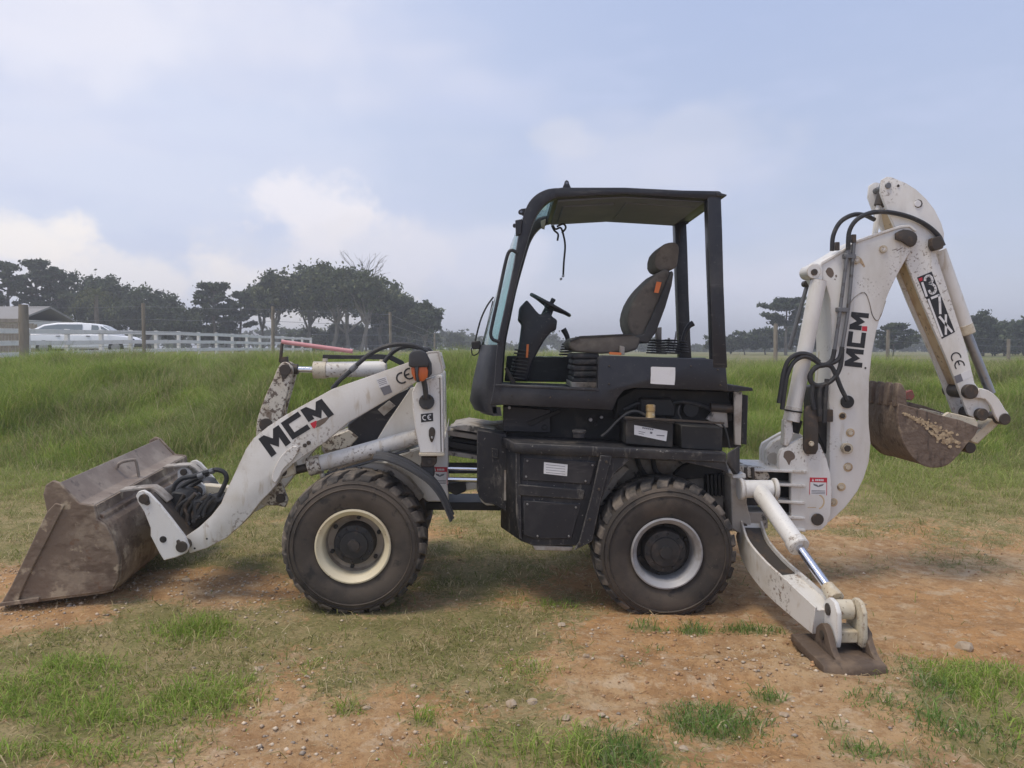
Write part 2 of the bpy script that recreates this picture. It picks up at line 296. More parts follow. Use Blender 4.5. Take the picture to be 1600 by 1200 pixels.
M = dict(
 white=mat('white_paint', (.68, .665, .635), .45, layers=[((.53, .49, .42), 3.0, 7, .42, .70, .75), (MUD, 46, 7, .535, .62, .85, 2.6, .47, .62), ((.42, .34, .23), (10, (2.2, 1, .4)), 7, .55, .70, .6), (RUST, 20, 8, .60, .67, .8, 3.5, .54, .66)], bump=(90, .15, .002), edge=((.30, .20, .11), .010, .8)),
 white_clean=mat('white_paint_cleaner', (.72, .71, .685), .42, layers=[((.57, .54, .48), (2.6, (1.4, 1, .6)), 7, .44, .72, .75), ((.47, .40, .29), (9, (2.5, 1, .35)), 7, .58, .74, .5), (MUD, 58, 7, .55, .63, .75, 2.4, .54, .68), (RUST, 15, 8, .60, .67, .75, 3.0, .56, .68)], bump=(90, .12, .002), edge=((.30, .20, .11), .010, .8)),
 white_mud=mat('white_paint_mud_splashed', (.58, .54, .46), .58, layers=[((.44, .36, .25), 6, 6, .45, .7, .6), ((.09, .06, .045), 42, 7, .505, .57, .9), (MUD, 16, 7, .56, .65, .85)], bump=(60, .4, .004), edge=((.22, .14, .08), .012, .9)),
 cream=mat('yellowed_paint', (.59, .535, .42), .55, layers=[((.45, .36, .23), 8, 7, .45, .68, .7), ((.64, .61, .54), 15, 7, .56, .68, .7), (RUST, 26, 8, .60, .67, .8), (MUD, 55, 6, .60, .68, .75)], bump=(70, .3, .003), edge=((.20, .12, .065), .012, .9)),
 rustyellow=mat('rust_stained_paint', (.56, .43, .27), .6, layers=[((.36, .22, .12), (7, (1, 1, .5)), 6, .45, .65, .75), (MUD, 30, 7, .58, .68, .8)], bump=(60, .3, .003)),
 inner=mat('dusty_white_underside', (.40, .37, .33), .7, layers=[(MUD, 5, 7, .45, .65, .7), ((.03, .028, .027), 9, 6, .57, .64, .85)], bump=(60, .2, .003)),
 black=mat('black_cab_paint', (.019, .020, .026), .40, layers=[((.056, .055, .057), 3.0, 8, .45, .70, .8), ((.11, .107, .105), (8, (.4, 1, 3)), 7, .60, .72, .5), ((.15, .14, .125), 60, 6, .63, .71, .6)], bump=(120, .1, .001), edge=((.16, .15, .14), .008, .6)),
 black_dusty=mat('dusty_black_steel', (.020, .020, .024), .58, layers=[((.075, .068, .062), 4, 8, .47, .70, .8), ((.17, .155, .135), (13, (1.6, 1, .5)), 8, .57, .69, .7), ((.36, .34, .31), 46, 7, .635, .69, .75)], bump=(80, .35, .003), edge=((.24, .22, .19), .009, .75)),
 dark=mat('dark_machinery', (.022, .022, .023), .6, layers=[((.06, .052, .045), 9, 6, .5, .7, .8)]),
 roof_in=mat('roof_lining', (.15, .172, .225), .8, layers=[((.21, .235, .29), 2.5, 7, .4, .7, .7)]),
 rubber=mat('dusty_tyre_rubber', (.046, .039, .034), .85, layers=[((.105, .084, .066), 3.0, 8, .36, .64, .9), ((.022, .021, .021), 11, 6, .57, .66, .7), ((.16, .125, .09), 40, 6, .64, .72, .5)], bump=(140, .2, .002)),
 tread=mat('tread_rubber', (.050, .046, .043), .88, layers=[((.21, .175, .14), 7, 7, .42, .64, .9)], bump=(140, .25, .002)),
 flap=mat('rubber_fender', (.045, .046, .050), .55, layers=[((.085, .08, .075), 7, 6, .45, .7, .7)]),
 hosem=mat('hydraulic_hose_rubber', (.030, .031, .034), .55, layers=[((.085, .078, .07), 14, 6, .5, .7, .7)]),
 pipe=mat('grey_steel_pipe', (.16, .165, .175), .45, .3, layers=[((.07, .06, .05), 20, 6, .55, .68, .8)]),
 bucket=mat('worn_bucket_steel', (.195, .145, .108), .75, .02, layers=[((.34, .275, .205), 3.2, 9, .45, .60, .85), ((.115, .078, .056), (5, (1, 1, 2.5)), 8, .50, .64, .8), ((.46, .38, .275), 9, 9, .56, .66, .8), ((.17, .085, .045), 14, 8, .60, .68, .6)], bump=(22, .6, .012), edge=((.30, .26, .21), .012, .7)),
 bucket_top=mat('dusty_bucket_top', (.215, .17, .138), .66, .02, layers=[((.36, .305, .25), 3.0, 8, .42, .66, .8), ((.085, .065, .055), 14, 7, .58, .68, .6)], bump=(30, .35, .008), edge=((.36, .33, .29), .012, .8)),
 hoe=mat('rusty_backhoe_bucket', (.145, .108, .084), .75, .03, layers=[((.34, .27, .19), 12, 9, .58, .68, .7, 3, .45, .6), ((.235, .18, .135), 5, 7, .45, .68, .7), ((.055, .042, .036), (11, (2, 1, .4)), 6, .54, .66, .7)], bump=(28, .8, .014), edge=((.26, .20, .14), .01, .8)),
 mudcake=mat('dried_mud', (.48, .38, .25), .9, layers=[((.30, .22, .14), 26, 7, .48, .62, .8)], bump=(60, .6, .01)),
 foot=mat('muddy_foot_steel', (.105, .075, .055), .75, layers=[((.19, .135, .09), 7, 8, .46, .66, .8), ((.06, .045, .035), 12, 7, .55, .66, .7)], bump=(30, .6, .01), edge=((.22, .17, .12), .01, .6)),
 steel_dark=mat('greasy_steel', (.07, .06, .052), .55, .4, layers=[((.13, .09, .06), 18, 6, .5, .68, .8)]),
 chrome=mat('chrome_rod', (.72, .74, .80), .14, 1.0, layers=[((.40, .40, .42), 30, 4, .55, .7, .6)]),
 chrome_dull=mat('dull_rod', (.30, .31, .33), .35, .8, layers=[((.14, .13, .12), 14, 6, .5, .7, .7)]),
 rim_cream=mat('cream_wheel_rim', (.70, .62, .44), .5, layers=[((.50, .40, .25), 9, 7, .5, .7, .6), (RUST, 30, 8, .64, .70, .8)], bump=(80, .2, .003)),
 rim_dish=mat('dusty_rim_dish', (.42, .36, .29), .7, layers=[((.22, .17, .125), 8, 7, .45, .66, .8)]),
 rim_silver=mat('silver_wheel_rim', (.36, .36, .37), .5, .1, layers=[((.22, .20, .18), 9, 7, .46, .68, .8)], bump=(80, .2, .002)),
 hub=mat('greasy_hub', (.028, .027, .027), .6, layers=[((.075, .06, .05), 14, 7, .48, .66, .8)]),
 seat=mat('seat_fabric', (.135, .118, .10), .92, layers=[((.27, .235, .19), 5, 6, .45, .7, .6), ((.075, .065, .058), 14, 5, .52, .68, .6)], bump=(220, .25, .002)),
 seat_side=mat('seat_side_fabric', (.05, .049, .050), .8, layers=[((.10, .092, .082), 6, 6, .45, .7, .6)]),
 bellow=mat('rubber_bellows', (.035, .034, .036), .7, layers=[((.12, .105, .09), 12, 6, .48, .68, .7)]),
 glass=mat('tinted_glass', (.55, .78, .74), .05, trans=1.0, spec=.5),
 orange=mat('orange_lens', (.52, .12, .03), .35),
 orange_tag=mat('orange_tag', (.75, .20, .06), .6),
 pink=mat('faded_red_bar', (.60, .29, .30), .6, layers=[((.66, .42, .42), 12, 5, .45, .7, .7)]),
 red=mat('red_print', (.52, .03, .05), .5), ink=mat('black_print', (.022, .023, .027), .55, layers=[((.09, .085, .08), 45, 6, .58, .70, .6)]),
 paper=mat('white_sticker', (.72, .72, .73), .5, layers=[((.55, .53, .50), 20, 6, .5, .72, .5)]), brass=mat('brass_fitting', (.48, .34, .16), .4, .6, layers=[((.65, .62, .55), 30, 3, .5, .6, .7)]),
 red_worn=mat('worn_red_paint', (.22, .07, .06), .7, layers=[((.14, .10, .08), 30, 6, .5, .62, .8)]), greytxt=mat('grey_print', (.16, .16, .18), .6), smear=mat('muddy_smear', (.16, .125, .10), .8),
 timber=mat('weathered_post', (.27, .235, .19), .9, layers=[((.16, .14, .115), (9, (1, 1, .25)), 6, .45, .68, .8)], bump=(30, .4, .01)),
 wire=mat('fence_wire', (.30, .30, .31), .5, .6),
 fence_white=mat('white_fence_paint', (.72, .71, .69), .6, layers=[((.45, .43, .38), 3, 6, .5, .72, .6)]),
 car=mat('white_car_paint', (.86, .88, .92), .25, spec=.6), carglass=mat('car_glass', (.20, .23, .25), .08, spec=.7), tyre_car=mat('car_tyre', (.03, .03, .03), .8),
 cartrim=mat('car_trim', (.05, .05, .055), .5), lampred=mat('tail_lamp', (.35, .03, .03), .3),
 wall=mat('rendered_wall', (.70, .69, .66), .8, layers=[((.5, .48, .44), 2, 6, .5, .7, .5)]), roofm=mat('grey_roof_sheet', (.27, .26, .25), .7, layers=[((.26, .24, .21), 1.5, 6, .45, .7, .6)]),
 bark=mat('tree_bark', (.14, .115, .09), .95, layers=[((.25, .22, .18), (3, (1, 1, .3)), 6, .45, .66, .7)]), bark_pale=mat('pale_tree_bark', (.26, .235, .20), .9, layers=[((.13, .11, .09), (3, (1, 1, .3)), 6, .48, .68, .8)]),
 leaf=leafmat('leaf', transl=.3), grass=leafmat('grass_blade', transl=.4),
 stone=mat('field_stone', (.42, .34, .25), .9, layers=[((.33, .23, .15), 22, 6, .45, .66, .7)], bump=(60, .4, .004)),
)
# ------------------------------------------------------------------ terrain
def bank0(x): return 8.7 + 1.0 * sstep(-1.0, 4.0, x) + .5 * (vnoise(np.asarray(x) * .35, np.asarray(x) * 0 + 3, 5) - .5)
def gz(x, y):
    x = np.asarray(x, float); y = np.asarray(y, float)
    h = 1.02 - .16 * sstep(-2.0, 4.5, x)
    z = h * sstep(0, 1, (y - bank0(x)) / 4.6)
    z = z + .22 * sstep(15, 40, y) * (1 - sstep(-6, 8, x))
    bump = np.clip((y - bank0(x)) / 2, 0, 1) * (1 - sstep(14, 25, y))
    z = z + bump * .22 * (fbm(x * .55, y * .55, 21, 3) - .5)
    near = 1 - sstep(9, 14, y)
    flat = 1 - .9 * np.exp(-((np.abs(y - 4.35) / .75) ** 4)) * (1 - sstep(1.6, 2.4, np.abs(x)))
    z = z + near * flat * .05 * (fbm(x * .5, y * .5, 3, 3) - .5) + near * (.5 + .5 * flat) * (.034 * (fbm(x * 2.3, y * 2.3, 9, 3) - .5) + .022 * (fbm(x * 8, y * 8, 14, 3) - .5))
    z = z - .032 * (1 - flat)
    # raised gravel heap the bucket rests on
    z = z + .070 * np.exp(-(((x + 2.35) / .9) ** 2 + ((y - 4.6) / .7) ** 2))
    # soil squeezed up beside the sunk rear tyre and round the stabilizer foot
    z = z + .030 * np.exp(-(((x - .86) / .30) ** 2 + ((y - 4.17) / .06) ** 2)) + .02 * np.exp(-((np.hypot(x - 1.57, y - 3.6) - .30) / .06) ** 2)
    # wheel ruts with lug prints crossing the dirt
    for c, wd, ph in ((3.18, .13, 0), (3.66, .13, 1.3), (2.74, .11, 2.1), (5.55, .16, .4), (6.2, .16, 1.0)):
        u = (y - c - .10 * np.sin(x * .8 + ph)) / wd
        z = z - near * (.020 * np.exp(-u ** 4) - .012 * np.exp(-((np.abs(u) - 1.35) / .3) ** 2)) * (.55 + .45 * np.sin(x * 42 + 9 * u)) * sstep(.35, .6, fbm(x * .7 + c * 3, y * .3, 17, 2))
    return z
def gz1(x, y): return float(gz(np.array([x]), np.array([y]))[0])
def on_ground(px, py):
    d = ray(px, py); t = -HC / d.z if d.z < 0 else 60
    for _ in range(12):
        p = EYE + d * t; t += (gz1(p.x, p.y) - p.z) / d.z * .8 if d.z < -.01 else 0
    return EYE + d * t
def patch(px, py, rx, ry, v):
    d0 = ray(px, py); t = -HC / d0.z; c = EYE + d0 * t
    a = ray(px, py - ry); b = ray(px, py + ry); ya = (EYE + a * (-HC / a.z)).y; yb = (EYE + b * (-HC / b.z)).y
    return c.x, c.y, rx * t / FPX, abs(ya - yb) / 2, v
LUSH = [patch(*a) for a in ((305, 985, 70, 22, 1), (40, 1075, 150, 60, 1.0), (190, 1110, 170, 45, .85), (310, 1095, 95, 45, 1), (60, 1190, 180, 35, .9), (240, 1180, 90, 30, .7),
  (870, 1182, 190, 45, 1.1), (1560, 1085, 120, 65, 1.1), (1500, 1140, 80, 40, .7), (1120, 1135, 85, 32, .9), (660, 1128, 32, 16, .9), (545, 1108, 30, 13, .8), (490, 1045, 22, 12, .8), (1195, 1088, 30, 12, .8), (1375, 1100, 50, 30, .5),
  (1340, 1170, 70, 20, .7), (1010, 975, 30, 9, .8), (1085, 980, 28, 9, .8), (1170, 978, 60, 9, .7), (985, 1035, 25, 9, .6), (1020, 1008, 22, 7, .6), (860, 940, 60, 12, .6), (820, 1040, 60, 25, .55), (1580, 1150, 60, 30, .8), (1430, 1180, 50, 25, .5), (1310, 1140, 40, 14, .6))]
MAT = [patch(*a) for a in ((650, 1000, 230, 75, 1.2), (560, 930, 150, 40, .9), (780, 1060, 130, 60, .9), (120, 1090, 330, 120, .9), (300, 980, 170, 50, .8), (700, 880, 160, 60, .9), (300, 860, 200, 45, 1.3), (120, 800, 260, 60, 1.4),
  (1500, 770, 260, 35, 1.4), (1350, 830, 180, 20, .6), (1500, 840, 130, 16, .5), (880, 1170, 260, 60, .9), (1540, 1100, 160, 85, 1), (1110, 1135, 120, 45, .8), (1350, 1110, 120, 40, .6), (1350, 900, 130, 16, .35), (850, 830, 300, 50, .8), (1060, 790, 200, 40, .9), (250, 760, 500, 40, 1.3))]
BARE = [patch(*a) for a in ((1000, 985, 110, 30, 1), (1090, 1030, 160, 45, 1.1), (1420, 960, 220, 75, 1.2), (1300, 850, 160, 30, .6), (1230, 1090, 130, 50, .6), (560, 1140, 110, 50, 1.0), (330, 920, 130, 26, 1.1), (60, 965, 120, 22, .9), (460, 1040, 80, 30, .5), (1100, 1190, 160, 30, .7), (430, 1190, 120, 30, .9), (1010, 1100, 90, 30, .5), (60, 900, 60, 40, .6))]
def field(P, x, y):
    s = np.zeros_like(x)
    for cx, cy, rx, ry, v in P: s = np.maximum(s, v * np.exp(-(((x - cx) / rx) ** 2 + ((y - cy) / ry) ** 2) ** 1.0 * .8))
    return s
def lush(x, y): return np.clip(field(LUSH, x, y) * (.55 + .9 * fbm(x * 3.0, y * 3.0, 31, 3)) - .12, 0, 1)
def turf(x, y):
    n = fbm(x * 1.4, y * 1.4, 41, 4)
    t = .28 + field(MAT, x, y) * .85 - field(BARE, x, y) * 1.0 + (n - .5) * 1.5 + (fbm(x * 5, y * 5, 51, 3) - .5) * .7
    return np.clip(np.maximum(t, lush(x, y)) + sstep(-1.2, .4, y - bank0(x)) * 1.5, 0, 1)

def axis(dense0, dense1, step, lo, hi, grow):
    a = list(np.arange(dense0, dense1 + 1e-6, step)); s = step; v = dense1
    while v < hi: s *= grow; v = min(v + s, hi); a.append(v)
    s = step; v = dense0; pre = []
    while v > lo: s *= grow; v = max(v - s, lo); pre.append(v)
    return np.array(pre[::-1] + a)
xs = axis(-5.2, 5.2, .034, -420, 420, 1.14)
ys = np.concatenate([np.array([-25, -12, -6, -3, -1.5, -.5, .3, .9, 1.4, 1.8]), np.arange(2.1, 7.0, .034), axis(7.0, 15, .13, 7.0, 560, 1.14)])
ys = np.unique(ys)
def build_ground():
    X, Y = np.meshgrid(xs, ys); Z = gz(X, Y); ny, nx = X.shape
    me = bpy.data.meshes.new('ground'); co = np.stack([X, Y, Z], -1).reshape(-1, 3).astype(np.float32)
    idx = np.arange(nx * ny).reshape(ny, nx)
    q = np.stack([idx[:-1, :-1], idx[:-1, 1:], idx[1:, 1:], idx[1:, :-1]], -1).reshape(-1, 4)
    me.vertices.add(len(co)); me.vertices.foreach_set('co', co.ravel())
    me.loops.add(q.size); me.loops.foreach_set('vertex_index', q.ravel().astype(np.int32))
    me.polygons.add(len(q)); me.polygons.foreach_set('loop_start', (np.arange(len(q)) * 4).astype(np.int32))
    me.update(calc_edges=True); me.validate(); me.shade_smooth()
    a = me.attributes.new('turf', 'FLOAT', 'POINT'); a.data.foreach_set('value', turf(X, Y).ravel().astype(np.float32))
    # material: orange-brown soil, grey grit, thatch where the turf is
    m = bpy.data.materials.new('soil_and_turf'); m.use_nodes = True; nt = m.node_tree; N = nt.nodes.new; L = nt.links.new
    b = nt.nodes['Principled BSDF']; b.inputs['Roughness'].default_value = .95; b.inputs['Specular IOR Level'].default_value = .15
    g = N('ShaderNodeNewGeometry')
    def noise(sc, det=6, st=(1, 1, 1), off=(0, 0, 0), rough=.6):
        mp = N('ShaderNodeMapping'); L(g.outputs['Position'], mp.inputs[0]); mp.inputs['Scale'].default_value = st; mp.inputs['Location'].default_value = off
        n = N('ShaderNodeTexNoise'); n.inputs['Scale'].default_value = sc; n.inputs['Detail'].default_value = det; n.inputs['Roughness'].default_value = rough; L(mp.outputs[0], n.inputs['Vector']); return n.outputs['Fac']
    def rg(f, a, c, amt=1.0):
        r = N('ShaderNodeMapRange'); r.interpolation_type = 'SMOOTHSTEP'; L(f, r.inputs[0]); r.inputs[1].default_value = a; r.inputs[2].default_value = c; r.inputs[4].default_value = amt; return r.outputs[0]
    def mx(f, a, c):
        x = N('ShaderNodeMix'); x.data_type = 'RGBA'
        if isinstance(f, float): x.inputs[0].default_value = f
        else: L(f, x.inputs[0])
        for i, v in ((6, a), (7, c)):
            if isinstance(v, tuple): x.inputs[i].default_value = (*v, 1)
            else: L(v, x.inputs[i])
        return x.outputs[2]
    soil = mx(rg(noise(.9, 6), .38, .66), (.48, .275, .125), (.50, .355, .205))
    soil = mx(rg(noise(2.6, 7, off=(9, 2, 0)), .46, .66, .8), soil, (.34, .205, .105))
    soil = mx(rg(noise(10, 7, (1, 1, 1), (6, 3, 2), .7), .47, .60, .75), soil, (.33, .19, .09))
    soil = mx(rg(noise(7, 7, (1, 1, 1), (2, 9, 5), .7), .52, .64, .7), soil, (.56, .43, .29))
    soil = mx(rg(noise(38, 5, off=(1, 7, 3)), .55, .70, .6), soil, (.56, .43, .29))
    soil = mx(rg(noise(60, 4, off=(5, 1, 3)), .56, .68, .55), soil, (.21, .125, .07))
    at = N('ShaderNodeAttribute'); at.attribute_name = 'turf'
    that = mx(rg(noise(5, 6, off=(2, 2, 0)), .4, .66), (.225, .205, .085), (.36, .285, .15))
    that = mx(rg(noise(70, 4, (1, 1, 1), (4, 8, 1)), .5, .66, .7), that, (.13, .135, .05))
    # the far pasture: drier and paler
    sp = N('ShaderNodeSeparateXYZ'); L(g.outputs['Position'], sp.inputs[0])
    far = mx(rg(noise(.12, 6), .4, .65), (.15, .17, .065), (.26, .215, .115))
    that = mx(rg(sp.outputs['Y'], 15, 26), that, far)
    cov = N('ShaderNodeMath'); cov.operation = 'ADD'; L(at.outputs['Fac'], cov.inputs[0])
    nn = rg(noise(30, 5, off=(3, 3, 3)), .3, .7, .5); L(nn, cov.inputs[1])
    L(mx(rg(cov.outputs[0], .52, .95), soil, that), b.inputs['Base Color'])
    bp = N('ShaderNodeBump'); bp.inputs['Strength'].default_value = .8; bp.inputs['Distance'].default_value = .03; L(noise(26, 8, rough=.7), bp.inputs['Height']); L(bp.outputs[0], b.inputs['Normal'])
    o = mesh_obj('ground', me, m); setp(o, 'orange brown dirt ground with patchy grass, rising to a grassy bank', kind='structure'); return o
build_ground()

def fast_mesh(name, co, tri=None, quads=None, col=None):
    me = bpy.data.meshes.new(name); loops = []; starts = []; n = 0
    me.vertices.add(len(co)); me.vertices.foreach_set('co', np.asarray(co, np.float32).ravel())
    parts = []
    if quads is not None and len(quads): parts.append((quads, 4))
    if tri is not None and len(tri): parts.append((tri, 3))
    for a, k in parts:
        loops.append(a.ravel()); starts.append(n + np.arange(len(a)) * k); n += a.size
    L_ = np.concatenate(loops).astype(np.int32); S_ = np.concatenate(starts).astype(np.int32)
    me.loops.add(len(L_)); me.loops.foreach_set('vertex_index', L_); me.polygons.add(len(S_)); me.polygons.foreach_set('loop_start', S_)
    me.update(calc_edges=True)
    if col is not None:
        a = me.attributes.new('tint', 'FLOAT_COLOR', 'POINT'); c4 = np.ones((len(co), 4), np.float32); c4[:, :3] = col; a.data.foreach_set('color', c4.ravel())
    return me
rng = np.random.default_rng(11)
def blades(name, x, y, h, wd, lean, col, label, cat, zoff=-.01):
    n = len(x); z = gz(x, y) + zoff; th = rng.uniform(0, 2 * np.pi, n); ph = rng.uniform(0, 2 * np.pi, n)
    d = np.stack([np.cos(th), np.sin(th)], 1); s = np.stack([np.cos(ph), np.sin(ph)], 1)
    ln = (lean * h)[:, None]; base = np.stack([x, y, z], 1); co = np.zeros((n, 5, 3))
    for k, (f, wf, lf) in enumerate(((0, -1, 0), (0, 1, 0), (.55, -.8, .32), (.55, .8, .32))):
        co[:, k] = base; co[:, k, :2] += s * (wd * .5 * wf)[:, None] + d * ln * lf; co[:, k, 2] += h * f
    co[:, 4] = base; co[:, 4, :2] += d * ln; co[:, 4, 2] += h * (1 - .35 * np.clip(lean, 0, 1.4))
    i = np.arange(n)[:, None] * 5
    me = fast_mesh(name, co.reshape(-1, 3), i + np.array([[2, 3, 4]]), i + np.array([[0, 1, 3, 2]]), np.repeat(col, 5, 0))
    o = mesh_obj(name, me, M['grass']); setp(o, label, cat, kind='stuff'); return o
def mixcol(n, pal, wts, jit=.25):
    c = np.array(pal)[rng.choice(len(pal), n, p=np.array(wts) / sum(wts))]; return c * rng.uniform(1 - jit, 1 + jit, (n, 1))
def scatter(n, x0, x1, y0, y1, prob):
    x = rng.uniform(x0, x1, n); y = rng.uniform(y0, y1, n); k = rng.random(n) < prob(x, y); return x[k], y[k]
def tall_grass():
    def pr(x, y):
        t = y - bank0(x); return sstep(-1.0, .9, t) * (np.abs(x) < y * 1.0 + 3.0) * (.35 + .65 * sstep(.30, .55, fbm(x * .9, y * .9, 61, 3)))
    x, y = scatter(880000, -17, 17, 7.6, 15.5, pr)
    t = y - bank0(x); clump = fbm(x * 1.1, y * 1.1, 71, 3); n = len(x)
    h = (.09 + .36 * sstep(-.5, 1.6, t)) * (.22 + 1.15 * sstep(.2, .8, clump)) * rng.uniform(.55, 1.25, n)
    dry = (fbm(x * .8 + 9, y * .8, 81, 3) > .54) | (t < .3)
    g = mixcol(n, [(.305, .40, .082), (.245, .34, .068), (.39, .45, .12), (.53, .47, .21)], [4, 3, 3, 1.3])
    d = mixcol(n, [(.27, .355, .085), (.37, .355, .15), (.53, .46, .26), (.23, .285, .08)], [5, 2.4, 1.8, 3]); g[dry] = d[dry]
    blades('tall_grass', x, y, h, rng.uniform(.005, .010, n), rng.uniform(.2, 1.1, n), g, 'tall green grass covering the bank behind the machine', 'grass')
    x, y = scatter(11000, -17, 17, 8.6, 15, lambda x, y: pr(x, y) * sstep(.0, 1.5, y - bank0(x)) * (fbm(x * .7 + 4, y * .7, 131, 3) > .46) * .8); n = len(x)
    blades('seed_stalks', x, y, rng.uniform(.28, .55, n), rng.uniform(.004, .007, n), rng.uniform(.1, .7, n), mixcol(n, [(.58, .50, .30), (.44, .38, .20), (.36, .40, .14)], [2, 2, 1]), 'dry seed stalks standing among the tall bank grass', 'grass')
    def pr2(x, y): return (np.abs(x) < y * .76 + 1) * (.5 + .5 * (fbm(x * .5, y * .5, 91, 3) > .45))
    x, y = scatter(90000, -26, 26, 15.0, 34, pr2); n = len(x)
    k = (rng.random(n) < 1 - sstep(20, 34, y) * .8); x, y = x[k], y[k]; n = len(x)
    right = sstep(-2, 6, x)[:, None]
    g = mixcol(n, [(.28, .36, .085), (.33, .39, .12), (.44, .40, .20)], [3, 2, 1]) * (1 - .5 * right) + mixcol(n, [(.34, .285, .16), (.24, .25, .095)], [2, 1]) * .5 * right
    blades('meadow_grass', x, y, rng.uniform(.12, .34, n), rng.uniform(.012, .03, n), rng.uniform(.1, .8, n), g, 'meadow grass on the plateau before the far fences', 'grass')
tall_grass()
def short_grass():
    vis = lambda x, y: (np.abs(x) < y * .85 + 1.2)
    x, y = scatter(520000, -8, 8, 2.4, 9.8, lambda x, y: vis(x, y) * np.clip(turf(x, y) - .16, .015, 1) * (.25 + .75 * (fbm(x * 4.5, y * 4.5, 101, 3) > .47)) * (1 - .75 * lush(x, y)))
    n = len(x); k = ~((np.abs(y - 4.12) < .22) & ((np.abs(x + .91) < .42) | (np.abs(x - .88) < .42)) & (rng.random(n) < .75)); x, y = x[k], y[k]; n = len(x); g = mixcol(n, [(.27, .285, .085), (.20, .235, .065), (.45, .365, .20), (.58, .48, .29)], [4, 3, 3, 2.6])
    gr = sstep(6, 8.5, y)[:, None]; g = g * (1 - gr) + gr * mixcol(n, [(.29, .36, .085), (.34, .38, .12), (.46, .39, .21)], [3, 2, 1.3])
    blades('short_turf', x, y, np.where(rng.random(n) < .10, rng.uniform(.05, .11, n), rng.uniform(.012, .06, n)) * (1 + sstep(6, 9, y) * 1.6), rng.uniform(.003, .0065, n), rng.uniform(.4, 1.9, n), g, 'short trodden half dry turf around the machine', 'grass')
    x, y = scatter(420000, -5.5, 5.5, 2.4, 6.5, lambda x, y: vis(x, y) * np.clip(lush(x, y), 0, 1) * (.2 + .8 * (fbm(x * 7, y * 7, 111, 2) > .42)))
    n = len(x); v = lush(x, y)
    g = mixcol(n, [(.28, .40, .070), (.225, .33, .06), (.36, .44, .11), (.52, .45, .21)], [4, 3, 3, 1.6])
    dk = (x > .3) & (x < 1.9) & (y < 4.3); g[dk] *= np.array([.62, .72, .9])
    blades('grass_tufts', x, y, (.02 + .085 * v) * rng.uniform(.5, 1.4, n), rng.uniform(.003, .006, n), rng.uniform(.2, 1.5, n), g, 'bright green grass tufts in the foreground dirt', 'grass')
    # flat straw litter
    x, y = scatter(45000, -5, 5, 2.4, 7.5, lambda x, y: vis(x, y) * np.clip(turf(x, y) + .12, 0, .9)); n = len(x)
    blades('straw_litter', x, y, np.full(n, .012) * rng.uniform(.5, 1.5, n), rng.uniform(.002, .0045, n), rng.uniform(2, 7, n), mixcol(n, [(.56, .46, .28), (.40, .30, .17)], [2, 1]), 'dry straw litter lying over the trodden turf', 'straw', zoff=.004)
short_grass()

def stones_mesh(name, x, y, r, pal=((.50, .39, .28), (.42, .29, .185), (.60, .50, .38), (.33, .28, .23))):
    """small pebbles: squashed random octahedra"""
    n = len(x); z = gz(x, y); base = np.array([[1, 0, 0], [-1, 0, 0], [0, 1, 0], [0, -1, 0], [0, 0, 1], [0, 0, -1], [.62, .62, .35], [-.62, -.6, .4]], float)[:6]
    v = base[None] * rng.uniform(.6, 1.25, (n, 6, 1)) * r[:, None, None]; v[..., 2] *= .6
    a = rng.uniform(0, 6.28, n); c, s = np.cos(a)[:, None], np.sin(a)[:, None]
    vx = v[..., 0] * c - v[..., 1] * s; vy = v[..., 0] * s + v[..., 1] * c
    co = np.stack([vx + x[:, None], vy + y[:, None], v[..., 2] + (z + r * .18)[:, None]], -1)
    f = np.array([[0, 2, 4], [2, 1, 4], [1, 3, 4], [3, 0, 4], [2, 0, 5], [1, 2, 5], [3, 1, 5], [0, 3, 5]])
    return fast_mesh(name, co.reshape(-1, 3), (np.arange(n)[:, None, None] * 6 + f[None]).reshape(-1, 3), None, np.repeat(mixcol(n, pal, [3, 2, 2, 1]), 6, 0))
def gravel():
    G = [patch(*a) for a in ((300, 930, 220, 35, 1.0), (430, 1040, 110, 40, 1.0), (60, 960, 140, 22, 1.0), (30, 900, 60, 50, .9), (1150, 1050, 140, 45, .6), (500, 1150, 170, 50, .7), (880, 1000, 130, 40, .45), (1200, 1090, 220, 60, .45), (750, 1100, 150, 40, .5))]
    x, y = scatter(150000, -5, 5, 2.4, 7.5, lambda x, y: (np.abs(x) < y * .74 + .4) * np.clip(.006 + field(G, x, y) * .40 * (fbm(x * 3, y * 3, 121, 3)) * 1.6, 0, 1) * (1 - .7 * turf(x, y)))
    r = .0045 + .011 * rng.random(len(x)) ** 3
    m = mat('loose_gravel', (.3, .26, .2), .9); nt = m.node_tree; a = nt.nodes.new('ShaderNodeAttribute'); a.attribute_name = 'tint'; nt.links.new(a.outputs['Color'], nt.nodes['Principled BSDF'].inputs['Base Color'])
    o = mesh_obj('gravel', stones_mesh('gravel', x, y, r), m); setp(o, 'loose grey brown gravel scattered over the dirt', 'gravel', kind='stuff')
gravel()
def clods():
    x, y = scatter(26000, -5, 5, 2.4, 7.8, lambda x, y: (np.abs(x) < y * .74 + .4) * (1 - turf(x, y)) * (.10 + .9 * sstep(.46, .66, fbm(x * 2.2, y * 2.2, 141, 4)))); r = .003 + .013 * rng.random(len(x)) ** 4
    o = mesh_obj('soil_crumbs', stones_mesh('soil_crumbs', x, y, r, ((.44, .26, .14), (.38, .215, .11), (.48, .32, .19), (.30, .18, .10))), bpy.data.materials['loose_gravel']); setp(o, 'crumbs and clods of orange soil on the bare dirt', 'soil', kind='stuff')
clods()
